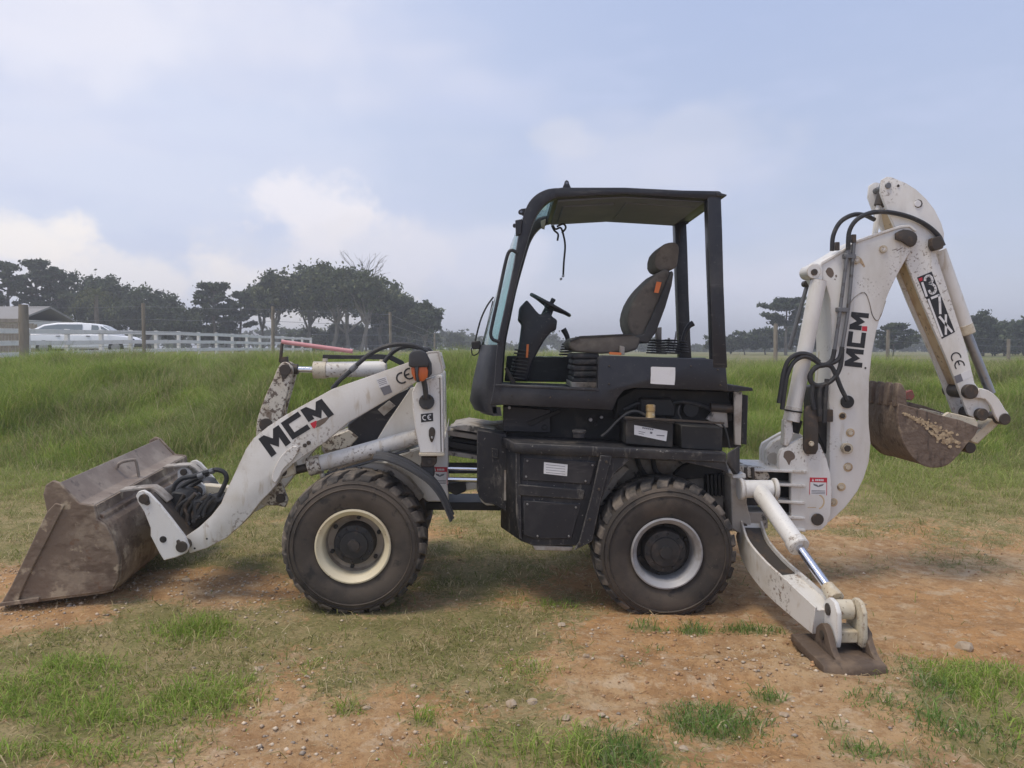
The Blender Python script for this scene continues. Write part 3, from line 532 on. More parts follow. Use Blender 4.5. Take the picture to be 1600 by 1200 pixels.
def stone(px, py, rpx, label, flat=.6):
    p = on_ground(px, py); r = rpx * .8 * (p - EYE).length / FPX; bm = bmesh.new(); bmesh.ops.create_icosphere(bm, subdivisions=2, radius=1)
    q = Matrix.Rotation(random.uniform(0, 6), 3, 'Z')
    for v in bm.verts:
        d = v.co.normalized(); k = 1 + .32 * (vnoise(np.array([d.x * 1.6 + px]), np.array([d.y * 1.6 + d.z * 2.1 + py]), 5)[0] - .5) * 2
        v.co = q @ (d * k); v.co = Vector((v.co.x * r * 1.2, v.co.y * r, v.co.z * r * flat)) + p + Vector((0, 0, r * flat * .35))
    setp(fin(bm, 'stone', M['stone'], None, ang=30), label, 'stone', 'loose stones lying on the dirt')
for a in ((1506, 1014, 11, 'largest pale stone, on the dirt right of the stabilizer foot', .9), (877, 977, 7, 'small pale stone on orange dirt left of the silver rim wheel'), (916, 1026, 6, 'pale flat stone at the turf edge below the silver rim wheel'),
          (798, 1101, 8, 'pale stone, left one of a pair on dry turf in front', .8), (832, 1098, 8, 'pale stone, right one of a pair on dry turf in front', .7), (884, 1123, 8, 'buff stone on bare soil right of the stone pair'),
          (941, 1118, 6, 'small pale stone between dry turf and the dark grass patch'), (646, 1073, 6, 'grey stone on trodden turf below the cream rim wheel'), (1068, 1171, 7, 'pale stone at the bottom edge beside the dark grass patch'), (573, 1107, 6, 'dark grey stone beside the small tuft on bare soil'),
          (1384, 757, 4, 'tiny white stone on the grass under the backhoe bucket'), (404, 1046, 8, 'dark grey angular stone in the gravel patch left of centre', .5), (1225, 1118, 7, 'buff stone at the right rim of the dark grass patch'), (290, 908, 7, 'pale stone in the gravel right behind the loader bucket')):
    stone(*a)
# ================================================================== the backhoe loader
BH = empty('backhoe_loader', (0.2, Y0 + .7, 0))
setp(BH, 'white and black backhoe loader with open canopy cab parked on the dirt', 'backhoe loader')
W, WC, WM = M['white'], M['white_clean'], M['white_mud']
FWD = Vector((0, CP, -SP))

# ------------------------------------------------------------------ wheels
TYRE = [(.195, .035), (.222, .018), (.262, .000), (.310, -.004), (.350, .004), (.376, .022), (.387, .045), (.390, .09), (.391, .19), (.390, .29), (.387, .335), (.376, .358), (.350, .376), (.310, .384), (.262, .38), (.222, .362), (.195, .345)]
def block_mesh(sgn):
    """one chevron tread lug at the top of the wheel: axle = +Y, radius = +Z"""
    bm = bmesh.new(); NB = 26; a = 2 * math.pi / NB; rows = []
    for (wv, r, sh) in ((.022, .374, -.30), (.050, .393, -.22), (.110, .402, .02), (.195, .404, .30)):
        ring = []
        for da in (-.34, .34):
            for dr in (-.022, .017 if wv > .03 else .013):
                t = (da + sh) * a; rr = r + dr; wy = wv if sgn > 0 else .38 - wv
                ring.append(bm.verts.new((math.sin(t) * rr, wy, math.cos(t) * rr)))
        rows.append(ring)
    for A, B in zip(rows[:-1], rows[1:]):
        for i, j in ((0, 1), (1, 3), (3, 2), (2, 0)): bm.faces.new((A[i], A[j], B[j], B[i]))
    bm.faces.new((rows[0][0], rows[0][1], rows[0][3], rows[0][2])); bm.faces.new((rows[-1][0], rows[-1][2], rows[-1][3], rows[-1][1]))
    bmesh.ops.recalc_face_normals(bm, faces=bm.faces)
    bmesh.ops.bevel(bm, geom=[e for e in bm.edges if e.calc_face_angle(0) > R(50)], offset=.004, segments=1, affect='EDGES')
    me = bpy.data.meshes.new('tread_block'); bm.to_mesh(me); bm.free(); me.materials.append(M['tread']); return me
BLK = [block_mesh(1), block_mesh(-1)]
def wheel(name, c, axle, rim_m, dish_m, label, hubr=.118, near=True):
    axle = Vector(axle).normalized(); c = Vector(c)
    t = lathe(name, BH, c, axle, TYRE, M['rubber'], 72, origin=c, ang=60); t['label'] = label
    # ridge rings on the sidewall
    if near:
        bm = bmesh.new()
        for r in (.335, .362): add_lathe(bm, c, axle, [(r - .004, .001 if r < .35 else .012), (r, -.008 if r < .35 else .004), (r + .004, .002 if r < .35 else .014)], 72)
        fin(bm, 'sidewall_ridge', M['rubber'], t)
    rim = [(.198, .040), (.213, .022), (.217, .012), (.214, .004), (.206, .002), (.198, .010), (.190, .022), (.182, .026), (.176, .040), (.172, .09), (.166, .128)]
    lathe('rim', t, c, axle, [(r * (1 if rim_m is M['rim_cream'] else .955), o_) for r, o_ in rim], rim_m, 64, ang=50)
    lathe('rim_dish', t, c, axle, [(.169, .105), (.160, .135), (.128, .142), (.09, .142)], dish_m, 48)
    if near:
        for k in range(6):
            an = k * math.pi / 3 + .4; u = axle.orthogonal().normalized(); v = axle.cross(u)
            p = c + (u * math.cos(an) + v * math.sin(an)) * .146
            bm = bmesh.new(); add_tube(bm, [p + axle * .118, p + axle * .146], .012, 8); fin(bm, 'wheel_bolt', M['hub'], t)
    lathe('hub', t, c, axle, [(hubr + .004, .145), (hubr, .07), (hubr - .006, .056), (hubr * .70, .050), (hubr * .66, .040), (hubr * .3, .036), (hubr * .28, .024), (0, .022)], M['hub'], 40, ang=30)
    if near:
        for k in range(10):
            an = k * math.pi / 5; u = axle.orthogonal().normalized(); v = axle.cross(u); p = c + (u * math.cos(an) + v * math.sin(an)) * hubr * .83
            bm = bmesh.new(); add_tube(bm, [p + axle * .042, p + axle * .056], .007, 6); fin(bm, 'hub_bolt', M['hub'], t)
    q = axle.to_track_quat('Y', 'Z')
    for row in range(2):
        for k in range(26):
            if not near:
                if row or k: continue
                bm = bmesh.new()
                for rr in range(2):
                    for kk in range(26):
                        nv = len(bm.verts); bm.from_mesh(BLK[rr]); bm.verts.ensure_lookup_table()
                        bmesh.ops.rotate(bm, cent=(0, 0, 0), matrix=Matrix.Rotation((kk + rr * .5) * 2 * math.pi / 26, 3, 'Y'), verts=bm.verts[nv:])
                bmesh.ops.transform(bm, matrix=Matrix.Translation(c) @ q.to_matrix().to_4x4(), verts=bm.verts)
                o = fin(bm, 'tread', M['tread'], t, smooth=False); continue
            o = bpy.data.objects.new('tread_block', BLK[row]); link(o, t, c)
            o.rotation_mode = 'QUATERNION'; o.rotation_quaternion = q @ Matrix.Rotation((k + row * .5) * 2 * math.pi / 26, 3, 'Y').to_quaternion()
    return t
cF = FF(551, 855, .012); cR = FR(1042.5, 866, .012)
wheel('front_wheel', cF, FF.a, M['rim_cream'], M['rim_dish'], 'front wheel with chipped cream rim')
wheel('rear_wheel', cR, FR.a, M['rim_silver'], M['hub'], 'rear wheel with dull silver rim', .125)
wheel('front_wheel', cF + FF.a * 1.40, -FF.a, M['rim_cream'], M['rim_dish'], 'far side front wheel', near=False)
wheel('rear_wheel', cR + FR.a * 1.40, -FR.a, M['rim_silver'], M['hub'], 'far side rear wheel', near=False)
for c, F in ((cF, FF), (cR, FR)):
    tube('axle', BH, [c + F.a * .18, c + F.a * .45, c + F.a * .6, c + F.a * .8, c + F.a * .95, c + F.a * 1.22], [.085, .075, .14, .14, .075, .085], M['dark'], 16)

# ------------------------------------------------------------------ loader bucket
BW0, BW1 = .05, 1.47
side = [(0, 945), (18, 914), (40, 868), (60, 826), (73, 800), (67, 772), (71, 758), (82, 751), (93, 755), (108, 771), (124, 787), (147, 790), (151, 812), (166, 822), (178, 846), (186, 874), (184, 906), (176, 921), (160, 925)]
prof = [(2, 944), (160, 924), (176, 920), (184, 905), (186, 874), (178, 846), (166, 822), (151, 811), (147, 790), (124, 787), (93, 755)]
def shell(name, parent, F, pts, w0, w1, t, m, cuts=6):
    bm = bmesh.new(); P = [F(*p, w0) for p in pts]; n = len(P); nor = []
    for i in range(n):
        d = (P[min(i + 1, n - 1)] - P[max(i - 1, 0)]).normalized(); nor.append(F.a.cross(d).normalized())
    def ring(q): return P, [p + nn * t for p, nn in zip(P, nor)]
    outer, inner = ring(0)
    sec = outer + inner[::-1]; add_loft(bm, sec, [p + F.a * (w1 - w0) for p in sec])
    return fin(bm, name, m, parent, .002)
BK = shell('loader_bucket', BH, FB, prof[:9], BW0 + .012, BW1 - .012, .014, M['bucket']); BK['label'] = 'wide worn brown steel front bucket lying on the gravel'
shell('top_trough', BK, FB, [(147, 789), (124, 786), (93, 754)], BW0 + .013, BW1 - .013, -.012, M['bucket_top'])
prism('side_plate', BK, FB, side, BW0 - .012, BW0 + .010, M['bucket'], .004)
o = prism('side_plate', BK, FB, side, BW0 - .012, BW0 + .010, M['bucket'], .004); o.location += FB.a * (BW1 - BW0)
prism('side_cutter', BK, FB, [(0, 946), (18, 914), (40, 868), (60, 826), (73, 800), (86, 786), (100, 790), (92, 806), (74, 842), (52, 884), (34, 922), (28, 940)], BW0 - .026, BW0 - .0125, M['bucket'], .004)
prism('cutting_edge', BK, FB, [(-6, 949), (0, 942), (60, 934), (60, 941)], BW0 - .03, BW1 + .03, M['bucket'], .003)
# rear stiffener and bent straps carrying the coupler
prism('stiffener', BK, FB, [(152, 800), (162, 806), (163, 820), (152, 814)], BW0 + .03, BW1 - .03, M['bucket'], .004)
tube('lifting_loop', BK, [FB(183, 731, .66), FB(185, 725, .66)] + crom([FB(190, 722, .67), FB(203, 719, .72), FB(211, 718.5, .74)], 3) + [FB(213, 722, .745), FB(217, 744, .745)], .010, M['bucket_top'], 8)
for w in (.28, .93):
    pts = [(146, 787), (150, 780), (166, 778), (174, 790), (182, 806), (190, 822), (184, 828), (172, 806), (166, 794), (152, 790)] if w < .5 else None
    bm = bmesh.new(); base = [(186, 766), (214, 763), (236, 762), (245, 767), (262, 783), (260.5, 785.5), (243.5, 769.5), (235, 764.6), (214, 766), (188, 769)]
    A = [FB(*p, .28) + FB.a * (w - .28) for p in base]; add_loft(bm, A, [p + FB.a * .09 for p in A]); fin(bm, 'coupler_strap', M['inner'], BK, .001)

# ------------------------------------------------------------------ quick coupler between bucket and arms
hp = [(212, 775), (216, 768), (224, 766), (233, 771), (250, 789), (270, 814), (289, 839), (295, 855), (291, 864), (275, 871), (256, 876), (249, 865), (235, 837), (235, 825), (225, 800), (215, 784)]
QC = prism('quick_coupler', BH, FF, hp, .13, .155, WC, .004); QC['label'] = 'white quick coupler frame behind the bucket'
QF = bpy.data.objects.new('coupler_plate', QC.data); link(QF, QC, WL[QC.name] + FB.a * .86)
prism('coupler_web', QC, FF, [(268, 768), (262, 792), (286, 828), (296, 834), (312, 822), (330, 805), (342, 786), (330, 779), (300, 786), (290, 770)], .36, .92, M['dark'], .01)
prism('coupler_back', QC, FF, [(226, 776), (234, 776), (292, 846), (286, 852)], .165, .98, M['steel_dark'], .004)
pin('coupler_pin', QC, FF, 224, 780, .118, 7.5, .06, M['steel_dark']); pin('coupler_pin', QC, FF, 283, 855, .116, 8.5, .12, M['steel_dark'])
prism('pin_keeper', QC, FF, [(219, 774), (225, 771), (230, 775), (234, 786), (231, 790), (226, 789), (219, 781)], .120, .130, M['steel_dark'], .003)
prism('pin_keeper', QC, FF, [(275, 845), (279, 843), (284, 850), (290, 853), (289, 861), (283, 864), (277, 861)], .120, .130, M['steel_dark'], .003)
pin('lock_hole', QC, FF, 254.5, 843, .126, 5.2, .02, M['dark'])
lug = [(288, 767), (297, 756), (311, 753), (319, 759), (321, 769), (315, 777), (301, 785), (292, 796), (287, 790)]
for w in (.56, .70): prism('tilt_lug', QC, FF, lug, w, w + .025, WC, .003)
pin('tilt_pin', QC, FF, 306, 769, .535, 8.5, .22, M['steel_dark'])
prism('far_lug', QC, FF, [(277, 748), (277, 737), (283, 729), (291, 729), (298, 736), (306, 748), (300, 752), (288, 752)], .93, .955, WC, .003); pin('far_pin', QC, FF, 286, 738, .915, 5, .05, M['steel_dark'])
prism('tilt_link', BH, FF, [(312, 758), (322, 758), (362, 762), (400, 720), (408, 726), (366, 776), (322, 774), (312, 774)], .60, .68, M['cream'], .006)
for k, pts in enumerate(([(274, 800), (269, 780), (272, 760), (284, 748), (303, 744), (322, 738), (338, 734), (350, 738), (354, 748), (349, 761), (342, 775)], [(278, 808), (276, 782), (281, 764), (296, 753), (312, 746), (326, 740)], [(284, 812), (284, 785), (291, 768), (304, 756), (316, 749)], [(300, 812), (310, 790), (322, 780), (336, 780), (345, 770)])):
    hose('coupler_hose', QC, FF, pts, .45 + .05 * k, 3.6, M['hosem'])
random.seed(12)
for k in range(9):
    x0 = 268 + k * 6; hose('coupler_hose', QC, FF, [(x0 + 4, 826 - abs(k - 3) * 5), (x0 + random.uniform(-4, 8), 806), (x0 + 8 + random.uniform(-6, 6), 788 + random.uniform(-4, 4)), (x0 + 20, 778 + random.uniform(-8, 6))], .33, random.uniform(2.4, 3.8), M['hosem'] if k % 3 else M['steel_dark'])
bm = bmesh.new(); add_tube(bm, [FF(310, 745, .44), FF(318, 742, .44)], .02, 10); add_tube(bm, [FF(328, 737, .44), FF(334, 735, .44)], .018, 8); fin(bm, 'hose_fitting', M['pipe'], QC)

# ------------------------------------------------------------------ loader arms
arm = [(289, 839), (311, 824), (330, 806), (345, 787), (353, 768), (365, 743), (373, 726), (384, 702), (396, 685), (418, 667), (447, 648), (519, 608), (588, 584), (641, 565), (671, 552), (684, 551), (692, 582), (649, 598), (607, 624), (543, 661), (508, 691), (470, 716), (455, 727), (440, 742), (432, 757), (420, 771), (407, 784), (390, 806), (375, 822), (353, 841), (322, 857), (296, 865)]
AW = .20
ARM = prism('loader_arm', BH, FF, arm, AW, AW + .11, W, .006, 2); ARM['label'] = 'white curved loader arm with black letters'
A2 = bpy.data.objects.new('loader_arm', ARM.data); link(A2, BH, WL[ARM.name] + FF.a * .87); A2['label'] = 'far loader arm'
prism('arm_edge_plate', ARM, FF, [(692, 581), (694, 579), (686, 548), (670, 549), (640, 562), (641, 565), (671, 552), (684, 551)], AW + .001, AW + .109, W, .002)
sq = lambda Q, s, ox, oy: [(ox + x / s, oy + y / s) for x, y in Q]
z1 = lambda Q: sq(Q, 10, 380, 600)
decal('letter_m', ARM, FF, [z1(quadmap([(235, 858), (440, 1145), (550, 640), (745, 915)], GM))], AW, M['ink'])
decal('letter_c', ARM, FF, [z1(quadmap([(585, 610), (770, 872), (855, 430), (1050, 700)], GC))], AW, M['ink'])
decal('letter_m', ARM, FF, [z1(quadmap([(890, 405), (1085, 690), (1225, 230), (1420, 475)], GM2))], AW, M['ink'])
decal('red_square', ARM, FF, [z1([(1045, 618), (1130, 575), (1150, 580), (1140, 620), (1145, 650), (1110, 700), (1085, 680)])], AW, M['red'])
decal('mud_smear', ARM, FF, [z1([(1152, 580), (1240, 540), (1340, 505), (1335, 540), (1270, 610), (1200, 660), (1125, 690), (1148, 650), (1142, 618)])], AW, M['smear'], .001)
def ce(parent, F, c1, c2, r, rot, wd, w):
    decal('ce_mark', parent, F, [arcband(*c1, r, 65 + rot, 295 + rot, wd), arcband(*c2, r, 65 + rot, 295 + rot, wd), ribbon([(c2[0] + r * math.cos(R(180 + rot)), c2[1] - r * math.sin(R(180 + rot))), (c2[0] - .1 * r * math.cos(R(rot)), c2[1] + .1 * r * math.sin(R(rot)))], wd)[0]], w, M['ink'])
ce(ARM, FF, (628, 590.5), (640, 583.8), 8.2, 22, 2.6, AW)
decal('data_label', ARM, FF, [[(587, 593), (603, 588), (608, 601), (593, 606)]], AW, M['paper'])
decal('data_label_text', ARM, FF, [[(594, 606), (608.5, 601.5), (613, 613), (600, 618)]] + [ribbon([(590 + i, 594.5 + i * 2.6), (602 + i, 590.5 + i * 2.6)], .7)[0] for i in range(4)], AW - .0012, M['greytxt'])
# welded lift-cylinder bracket on the arm
prism('cylinder_bracket', ARM, FF, crom2([(424, 750), (427, 735), (438, 714), (452, 701), (462, 697), (467, 702), (464, 710)], 4) + crom2([(456, 721), (443, 733), (437, 745), (430, 756)], 3), AW - .018, AW - .001, W, .004)
prism('cylinder_bracket', ARM, FF, [(424, 752), (404, 786), (414, 790), (434, 790), (446, 793), (450, 781), (443, 762), (436, 748)], AW + .112, AW + .135, WM, .004)
pin('bracket_pin', ARM, FF, 438, 779, AW + .10, 7, .07, M['steel_dark']); pin('bolt_head', ARM, FF, 476, 696, AW - .008, 3, .01, M['steel_dark']); pin('bolt_head', ARM, FF, 482, 692, AW - .008, 3.2, .01, M['steel_dark']); pin('bolt_hole', ARM, FF, 323, 842, AW - .002, 1.6, .004, M['dark']); pin('bolt_hole', ARM, FF, 304, 857, AW - .002, 1.6, .004, M['dark'])
def cyl(name, F, a, b, r0, w, m, w2=None, **k):
    return tube(name, BH, [F(*a, w), F(*b, w if w2 is None else w2)], F.m(w, r0), m, 20, **k)
lc = cyl('lift_cylinder', FF, (487, 728), (652, 682), 12.5, .29, W); lc['label'] = 'white lift cylinder under the loader arm'
def onto(parent, name, F, a, b, r, w, m, n=20, w2=None): return tube(name, parent, [F(*a, w), F(*b, w if w2 is None else w2)], F.m(w, r), m, n, bevel=.002)
onto(lc, 'gland', FF, (482, 729.5), (502, 724), 14.5, .29, WM); onto(lc, 'rod', FF, (446, 739), (486, 728.5), 6.5, .29, M['steel_dark'])
prism('rod_clevis', lc, FF, [(432, 735), (438, 728), (458, 722), (461, 733), (462, 741), (444, 748), (436, 747)], .245, .335, M['cream'], .006); pin('clevis_pin', lc, FF, 441, 738, .235, 6.5, .12, M['steel_dark'])
onto(lc, 'oil_pipe', FF, (500, 744), (640, 703), 2.2, .30, M['pipe'], 8); onto(lc, 'port', FF, (503, 739), (505, 747), 4, .29, M['cream'], 10)
cyl('lift_cylinder', FF, (505, 700), (640, 665), 11, 1.15, W)['label'] = 'far lift cylinder'
# tilt lever, tilt cylinder, level indicator bar
TL = prism('tilt_lever', BH, FF, crom2([(400, 690), (402, 655), (415, 618), (425, 596), (435, 573), (442, 566), (450, 567), (457, 575), (457, 586)], 3) + [(450, 612), (443, 636), (440, 652), (430, 690)], .60, .63, WM, .005)
o = bpy.data.objects.new('lever_plate', TL.data); link(o, TL, WL[TL.name] + FF.a * .11)
pin('lever_pin', TL, FF, 445, 578, .585, 8.5, .18, M['steel_dark']); pin('lever_pin', TL, FF, 415, 664, .585, 10, .18, M['steel_dark']); prism('pin_keeper', TL, FF, [(438, 577), (444, 571), (451, 574), (452, 582), (446, 592), (440, 592)], .588, .600, M['steel_dark'], .003)
tc_ = cyl('tilt_cylinder', FF, (498, 578), (604, 576), 12, .68, W); tc_['label'] = 'white tilt cylinder above the loader arm'
onto(tc_, 'gland', FF, (490, 578), (511, 578), 13.2, .68, M['cream']); onto(tc_, 'rod', FF, (459, 577), (496, 578), 4.6, .68, M['chrome']); onto(tc_, 'rod_eye', FF, (452, 577), (466, 577), 8, .68, M['steel_dark'])
onto(tc_, 'port', FF, (508, 566), (508, 560), 4, .68, M['cream'], 10); onto(tc_, 'port', FF, (598, 566), (598, 562), 5, .68, M['cream'], 10)
onto(TL, 'indicator_post', FF, (438, 566), (441, 536), 2.6, .66, M['steel_dark'], 8); prism('post_foot', TL, FF, [(437, 568), (438, 558), (449, 557), (450, 568)], .65, .68, M['steel_dark'], .002)
ib = tube('indicator_bar', TL, [FF(440, 534, .66), FF(551, 549, .655)], FF.m(.66, 3.3), M['pink'], 10); ib['label'] = 'faded pink level indicator bar'
prism('valve_pipe', BH, FF, [(504, 554), (560, 555), (590, 553), (612, 555), (630, 564), (634, 571), (626, 571), (608, 562), (560, 561), (504, 561)], .72, .735, M['hosem'], .003)
hose('loader_hose', BH, FF, [(519, 608), (530, 595), (545, 582), (560, 568), (580, 552), (604, 541), (630, 538), (655, 543), (675, 556)], .40, 3.6, M['hosem'])
hose('loader_hose', BH, FF, [(600, 566), (612, 552), (626, 543), (645, 541), (662, 548), (672, 560)], .62, 3.4, M['hosem']); onto(BH.children[-1], 'hose_crimp', FF, (548, 579), (557, 571), 4.6, .40, M['pipe'], 8)

# ------------------------------------------------------------------ front frame
tw = [(651, 598), (689, 585), (692, 590), (694, 708), (656, 708), (649, 672), (645, 640), (644, 612)]
TW = prism('loader_tower', BH, FF, tw, .17, .40, WC, .005); TW['label'] = 'white loader tower with lamp'
o = bpy.data.objects.new('loader_tower', TW.data); link(o, BH, WL[TW.name] + FF.a * .80); o['label'] = 'far loader tower'
prism('tower_lip', TW, FF, [(654, 708.5), (695, 708.5), (694, 713), (655, 713)], .160, .41, M['cream'], .003)
prism('tower_groove', TW, FF, [(686.5, 590), (688, 590), (690, 706), (688.5, 706)], .1682, .1695, M['steel_dark'], 0)
prism('gusset', BH, FF, [(642, 606), (651, 604), (652, 684), (640, 690), (586, 692), (604, 662)], .41, .43, WC, .003)
prism('front_frame', BH, FF, [(575, 735), (640, 706), (694, 690), (700, 664), (701, 784), (668, 784), (640, 760)], .42, .98, WC, .005)['label'] = 'white front chassis frame'
FRM = BH.children[-1]
prism('cross_member', FRM, FF, [(500, 690), (545, 672), (560, 684), (545, 700), (508, 706)], .5, .9, WM, .005)
prism('engine_shroud', BH, FF, [(543, 662), (556, 652), (610, 618), (640, 604), (650, 690), (592, 693), (546, 698)], .52, .92, M['black'], .01)
prism('shroud_brace', BH, FF, [(590, 640), (608, 626), (618, 634), (600, 650)], .505, .518, M['inner'], .002)
prism('tower_foot', TW, FF, [(658, 714), (682, 714), (682, 724), (676, 730), (658, 730)], .19, .30, M['steel_dark'], .004); pin('foot_bolt', TW, FF, 671, 722, .176, 4, .02, M['steel_dark'])
prism('key_plate', TW, FF, crom2([(670, 672), (673, 668), (677, 668), (680, 673), (679, 682), (676, 690), (673, 690), (670, 681)], 3), .163, .1695, M['steel_dark'], .002); pin('key_bolt', TW, FF, 675, 684, .156, 2, .01, M['chrome_dull'])
decal('ce_plate', TW, FF, [[(657.5, 647), (676.5, 645), (677, 658), (658, 660)]], .17, M['ink'])
decal('ce_plate_letters', TW, FF, [arcband(664, 652.6, 3.6, 65, 295, 1.4), arcband(672, 651.8, 3.6, 65, 295, 1.4), [(668.6, 651.2), (671.6, 651.2), (671.6, 652.4), (668.6, 652.4)]], .1682, M['paper'], .0012)
def warning(parent, F, q, w):
    (x0, y0), (x1, y1), (x2, y2), (x3, y3) = q                      # TL TR BR BL
    L_ = lambda u, v: ((x0 * (1 - u) + x1 * u) * (1 - v) + (x3 * (1 - u) + x2 * u) * v, (y0 * (1 - u) + y1 * u) * (1 - v) + (y3 * (1 - u) + y2 * u) * v)
    P = lambda *uv: [L_(*a) for a in uv]
    decal('warning_label', parent, F, [q], w, M['paper'])
    decal('warning_band', parent, F, [P((0, 0), (1, 0), (1, .27), (0, .27)), P((0, .27), (.035, .27), (.035, 1), (0, 1)), P((.965, .27), (1, .27), (1, 1), (.965, 1))], w - .0012, M['red'], .001)
    decal('warning_print', parent, F, [P((.2, .36), (.45, .42), (.5, .5), (.55, .42), (.82, .36), (.75, .46), (.55, .54), (.45, .54), (.25, .46))] + [P((.12, v), (.9, v), (.9, v + .035), (.12, v + .035)) for v in (.74, .82, .9)], w - .0012, M['greytxt'], .001)
    decal('warning_sign', parent, F, [P((.12, .22), (.18, .06), (.24, .22))] + [P((.32 + k * .1, .09), (.39 + k * .1, .09), (.39 + k * .1, .2), (.32 + k * .1, .2)) for k in range(5)], w - .0024, M['paper'], .001)
warning(FRM, FF, [(675.5, 729.5), (699, 730), (699, 758), (675.5, 757)], .42)
# lamp
bm = bmesh.new()
for k, (a, b, c2, d) in enumerate(((0, 0, 0, 0),)):
    add_loft(bm, [FF(*p, .02) for p in [(638, 573), (639, 553), (645, 547), (657, 546), (667, 551), (671, 562), (671, 574), (660, 574), (648, 575)]], [FF(*p, .20) for p in [(640, 572), (641, 554), (646, 548), (657, 547), (666, 552), (669, 562), (669, 573), (660, 573), (648, 574)]])
LAMP = fin(bm, 'lamp', M['flap'], TW, .012, 3); LAMP['label'] = 'black and orange indicator lamp on the tower'
def sub3(name, pts, w0, w1, m, bv): return prism(name, TW, FF, pts, w0, w1, m, bv, 2)
sub3('lamp_lens', [(642, 574), (648, 574), (650, 596), (647, 593), (643, 584)], .03, .16, M['orange'], .006)
sub3('lamp_lens', [(654, 573), (666, 570), (669, 580), (668, 590), (661, 596), (655, 596), (653, 586)], .03, .16, M['orange'], .006)
sub3('lamp_rib', [(648, 574), (654, 573), (653, 586), (656, 597), (651, 598), (650, 590)], .02, .16, M['flap'], .004)
sub3('lamp_guard', [(667, 556), (673, 568), (674, 585), (668, 592), (668, 576)], .04, .19, M['flap'], .006)
tube('lamp_stem', TW, [FF(661, 590, .10), FF(664, 604, .11), FF(666, 622, .14)], FF.m(.1, 4.2), M['flap'], 12); pin('lamp_base', TW, FF, 666.5, 628, .145, 12, .03, M['flap'])
for a, b in ((659, 622), (673, 622), (666, 637)): pin('base_bolt', TW, FF, a, b, .138, 1.8, .01, M['steel_dark'])
hd = prism('lamp', o, FF, [(655, 548), (660, 542), (672, 543), (677, 550), (676, 558), (658, 558)], 1.0, 1.14, M['flap'], .01, 2)
# fenders
prism('fender_plate', BH, FF, crom2([(556, 731), (582, 724), (610, 730), (637, 747), (662, 776)], 4) + crom2([(655, 783), (632, 758), (605, 741), (580, 734), (558, 737)], 4), .30, .39, M['inner'], .004)
FL_near = [(582, 719), (598, 720), (615, 725), (631, 732), (645, 740), (659, 749), (670, 758), (681, 771), (690, 786), (697, 802), (703, 816)]
def flap():
    bm = bmesh.new(); P = crom([FF(*p, .01) for p in FL_near], 2); n = len(P); prof_ = [(0, 0), (0, .010), (.045, .018), (.055, .026), (.075, .026), (.085, .016), (.15, .016), (.16, .026), (.18, .026), (.19, .016), (.27, .018), (.28, .008), (.28, 0)]
    rings = []
    for i in range(n):
        t = (P[min(i + 1, n - 1)] - P[max(i - 1, 0)]).normalized(); up = FF.a.cross(t).normalized()
        if up.z < 0: up = -up
        rings.append([bm.verts.new(P[i] + FF.a * a + up * b) for a, b in prof_])
    for A, B in zip(rings[:-1], rings[1:]):
        for k in range(len(prof_)): bm.faces.new((A[k], A[(k + 1) % len(prof_)], B[(k + 1) % len(prof_)], B[k]))
    bm.faces.new(rings[0][::-1]); bm.faces.new(rings[-1])
    f = fin(bm, 'mudguard', M['flap'], BH); f['label'] = 'ribbed black rubber mudguard'; return f
flap()
prism('mudguard_bracket', BH, FF, [(655, 728), (676, 725), (679, 744), (660, 748)], .2, .34, M['flap'], .006)
# articulation joint between the two frames
J = prism('articulation_joint', BH, FR, [(703, 668), (726, 664), (772, 671), (776, 676), (745, 676), (712, 671)], .46, .98, M['inner'], .001); J['label'] = 'steering articulation joint between the frames'
for y0, y1, m in ((676, 682, M['inner']), (693, 700, M['dark']), (708, 713, M['inner'])): prism('joint_plate', J, FR, [(697, y0 - 4), (750, y0 + 4), (750, y1 + 6), (697, y1 - 2)], .50, .92, m, .003)
prism('joint_cap', J, FR, [(752, 664), (790, 662), (790, 672), (760, 672)], .7, .95, M['inner'], .002); prism('hinge_core', J, FR, [(706, 684), (752, 690), (752, 716), (708, 712)], .56, .86, M['dark'], .004)
for y, w in ((732, .36), (749, .36)):
    c = tube('steering_cylinder', J, [FR(700, y, w), FR(746, y + 1, w)], FR.m(w, 2.6 if y < 740 else 3.8), M['chrome'], 12)
prism('steer_mount', J, FR, [(721, 768), (744, 764), (752, 784), (760, 790), (795, 790), (795, 776), (760, 760), (742, 752), (722, 756)], .52, .60, WC, .004)
prism('steer_block', J, FR, [(699, 756), (726, 752), (728, 768), (712, 774), (700, 768)], .45, .60, M['dark'], .006); prism('steer_bar', J, FR, [(698, 727), (748, 727), (748, 740), (698, 740)], .50, .62, M['dark'], .004)
prism('drive_guard', BH, FR, [(664, 785), (800, 785), (800, 798), (664, 797)], .55, .85, M['dark'], .004)
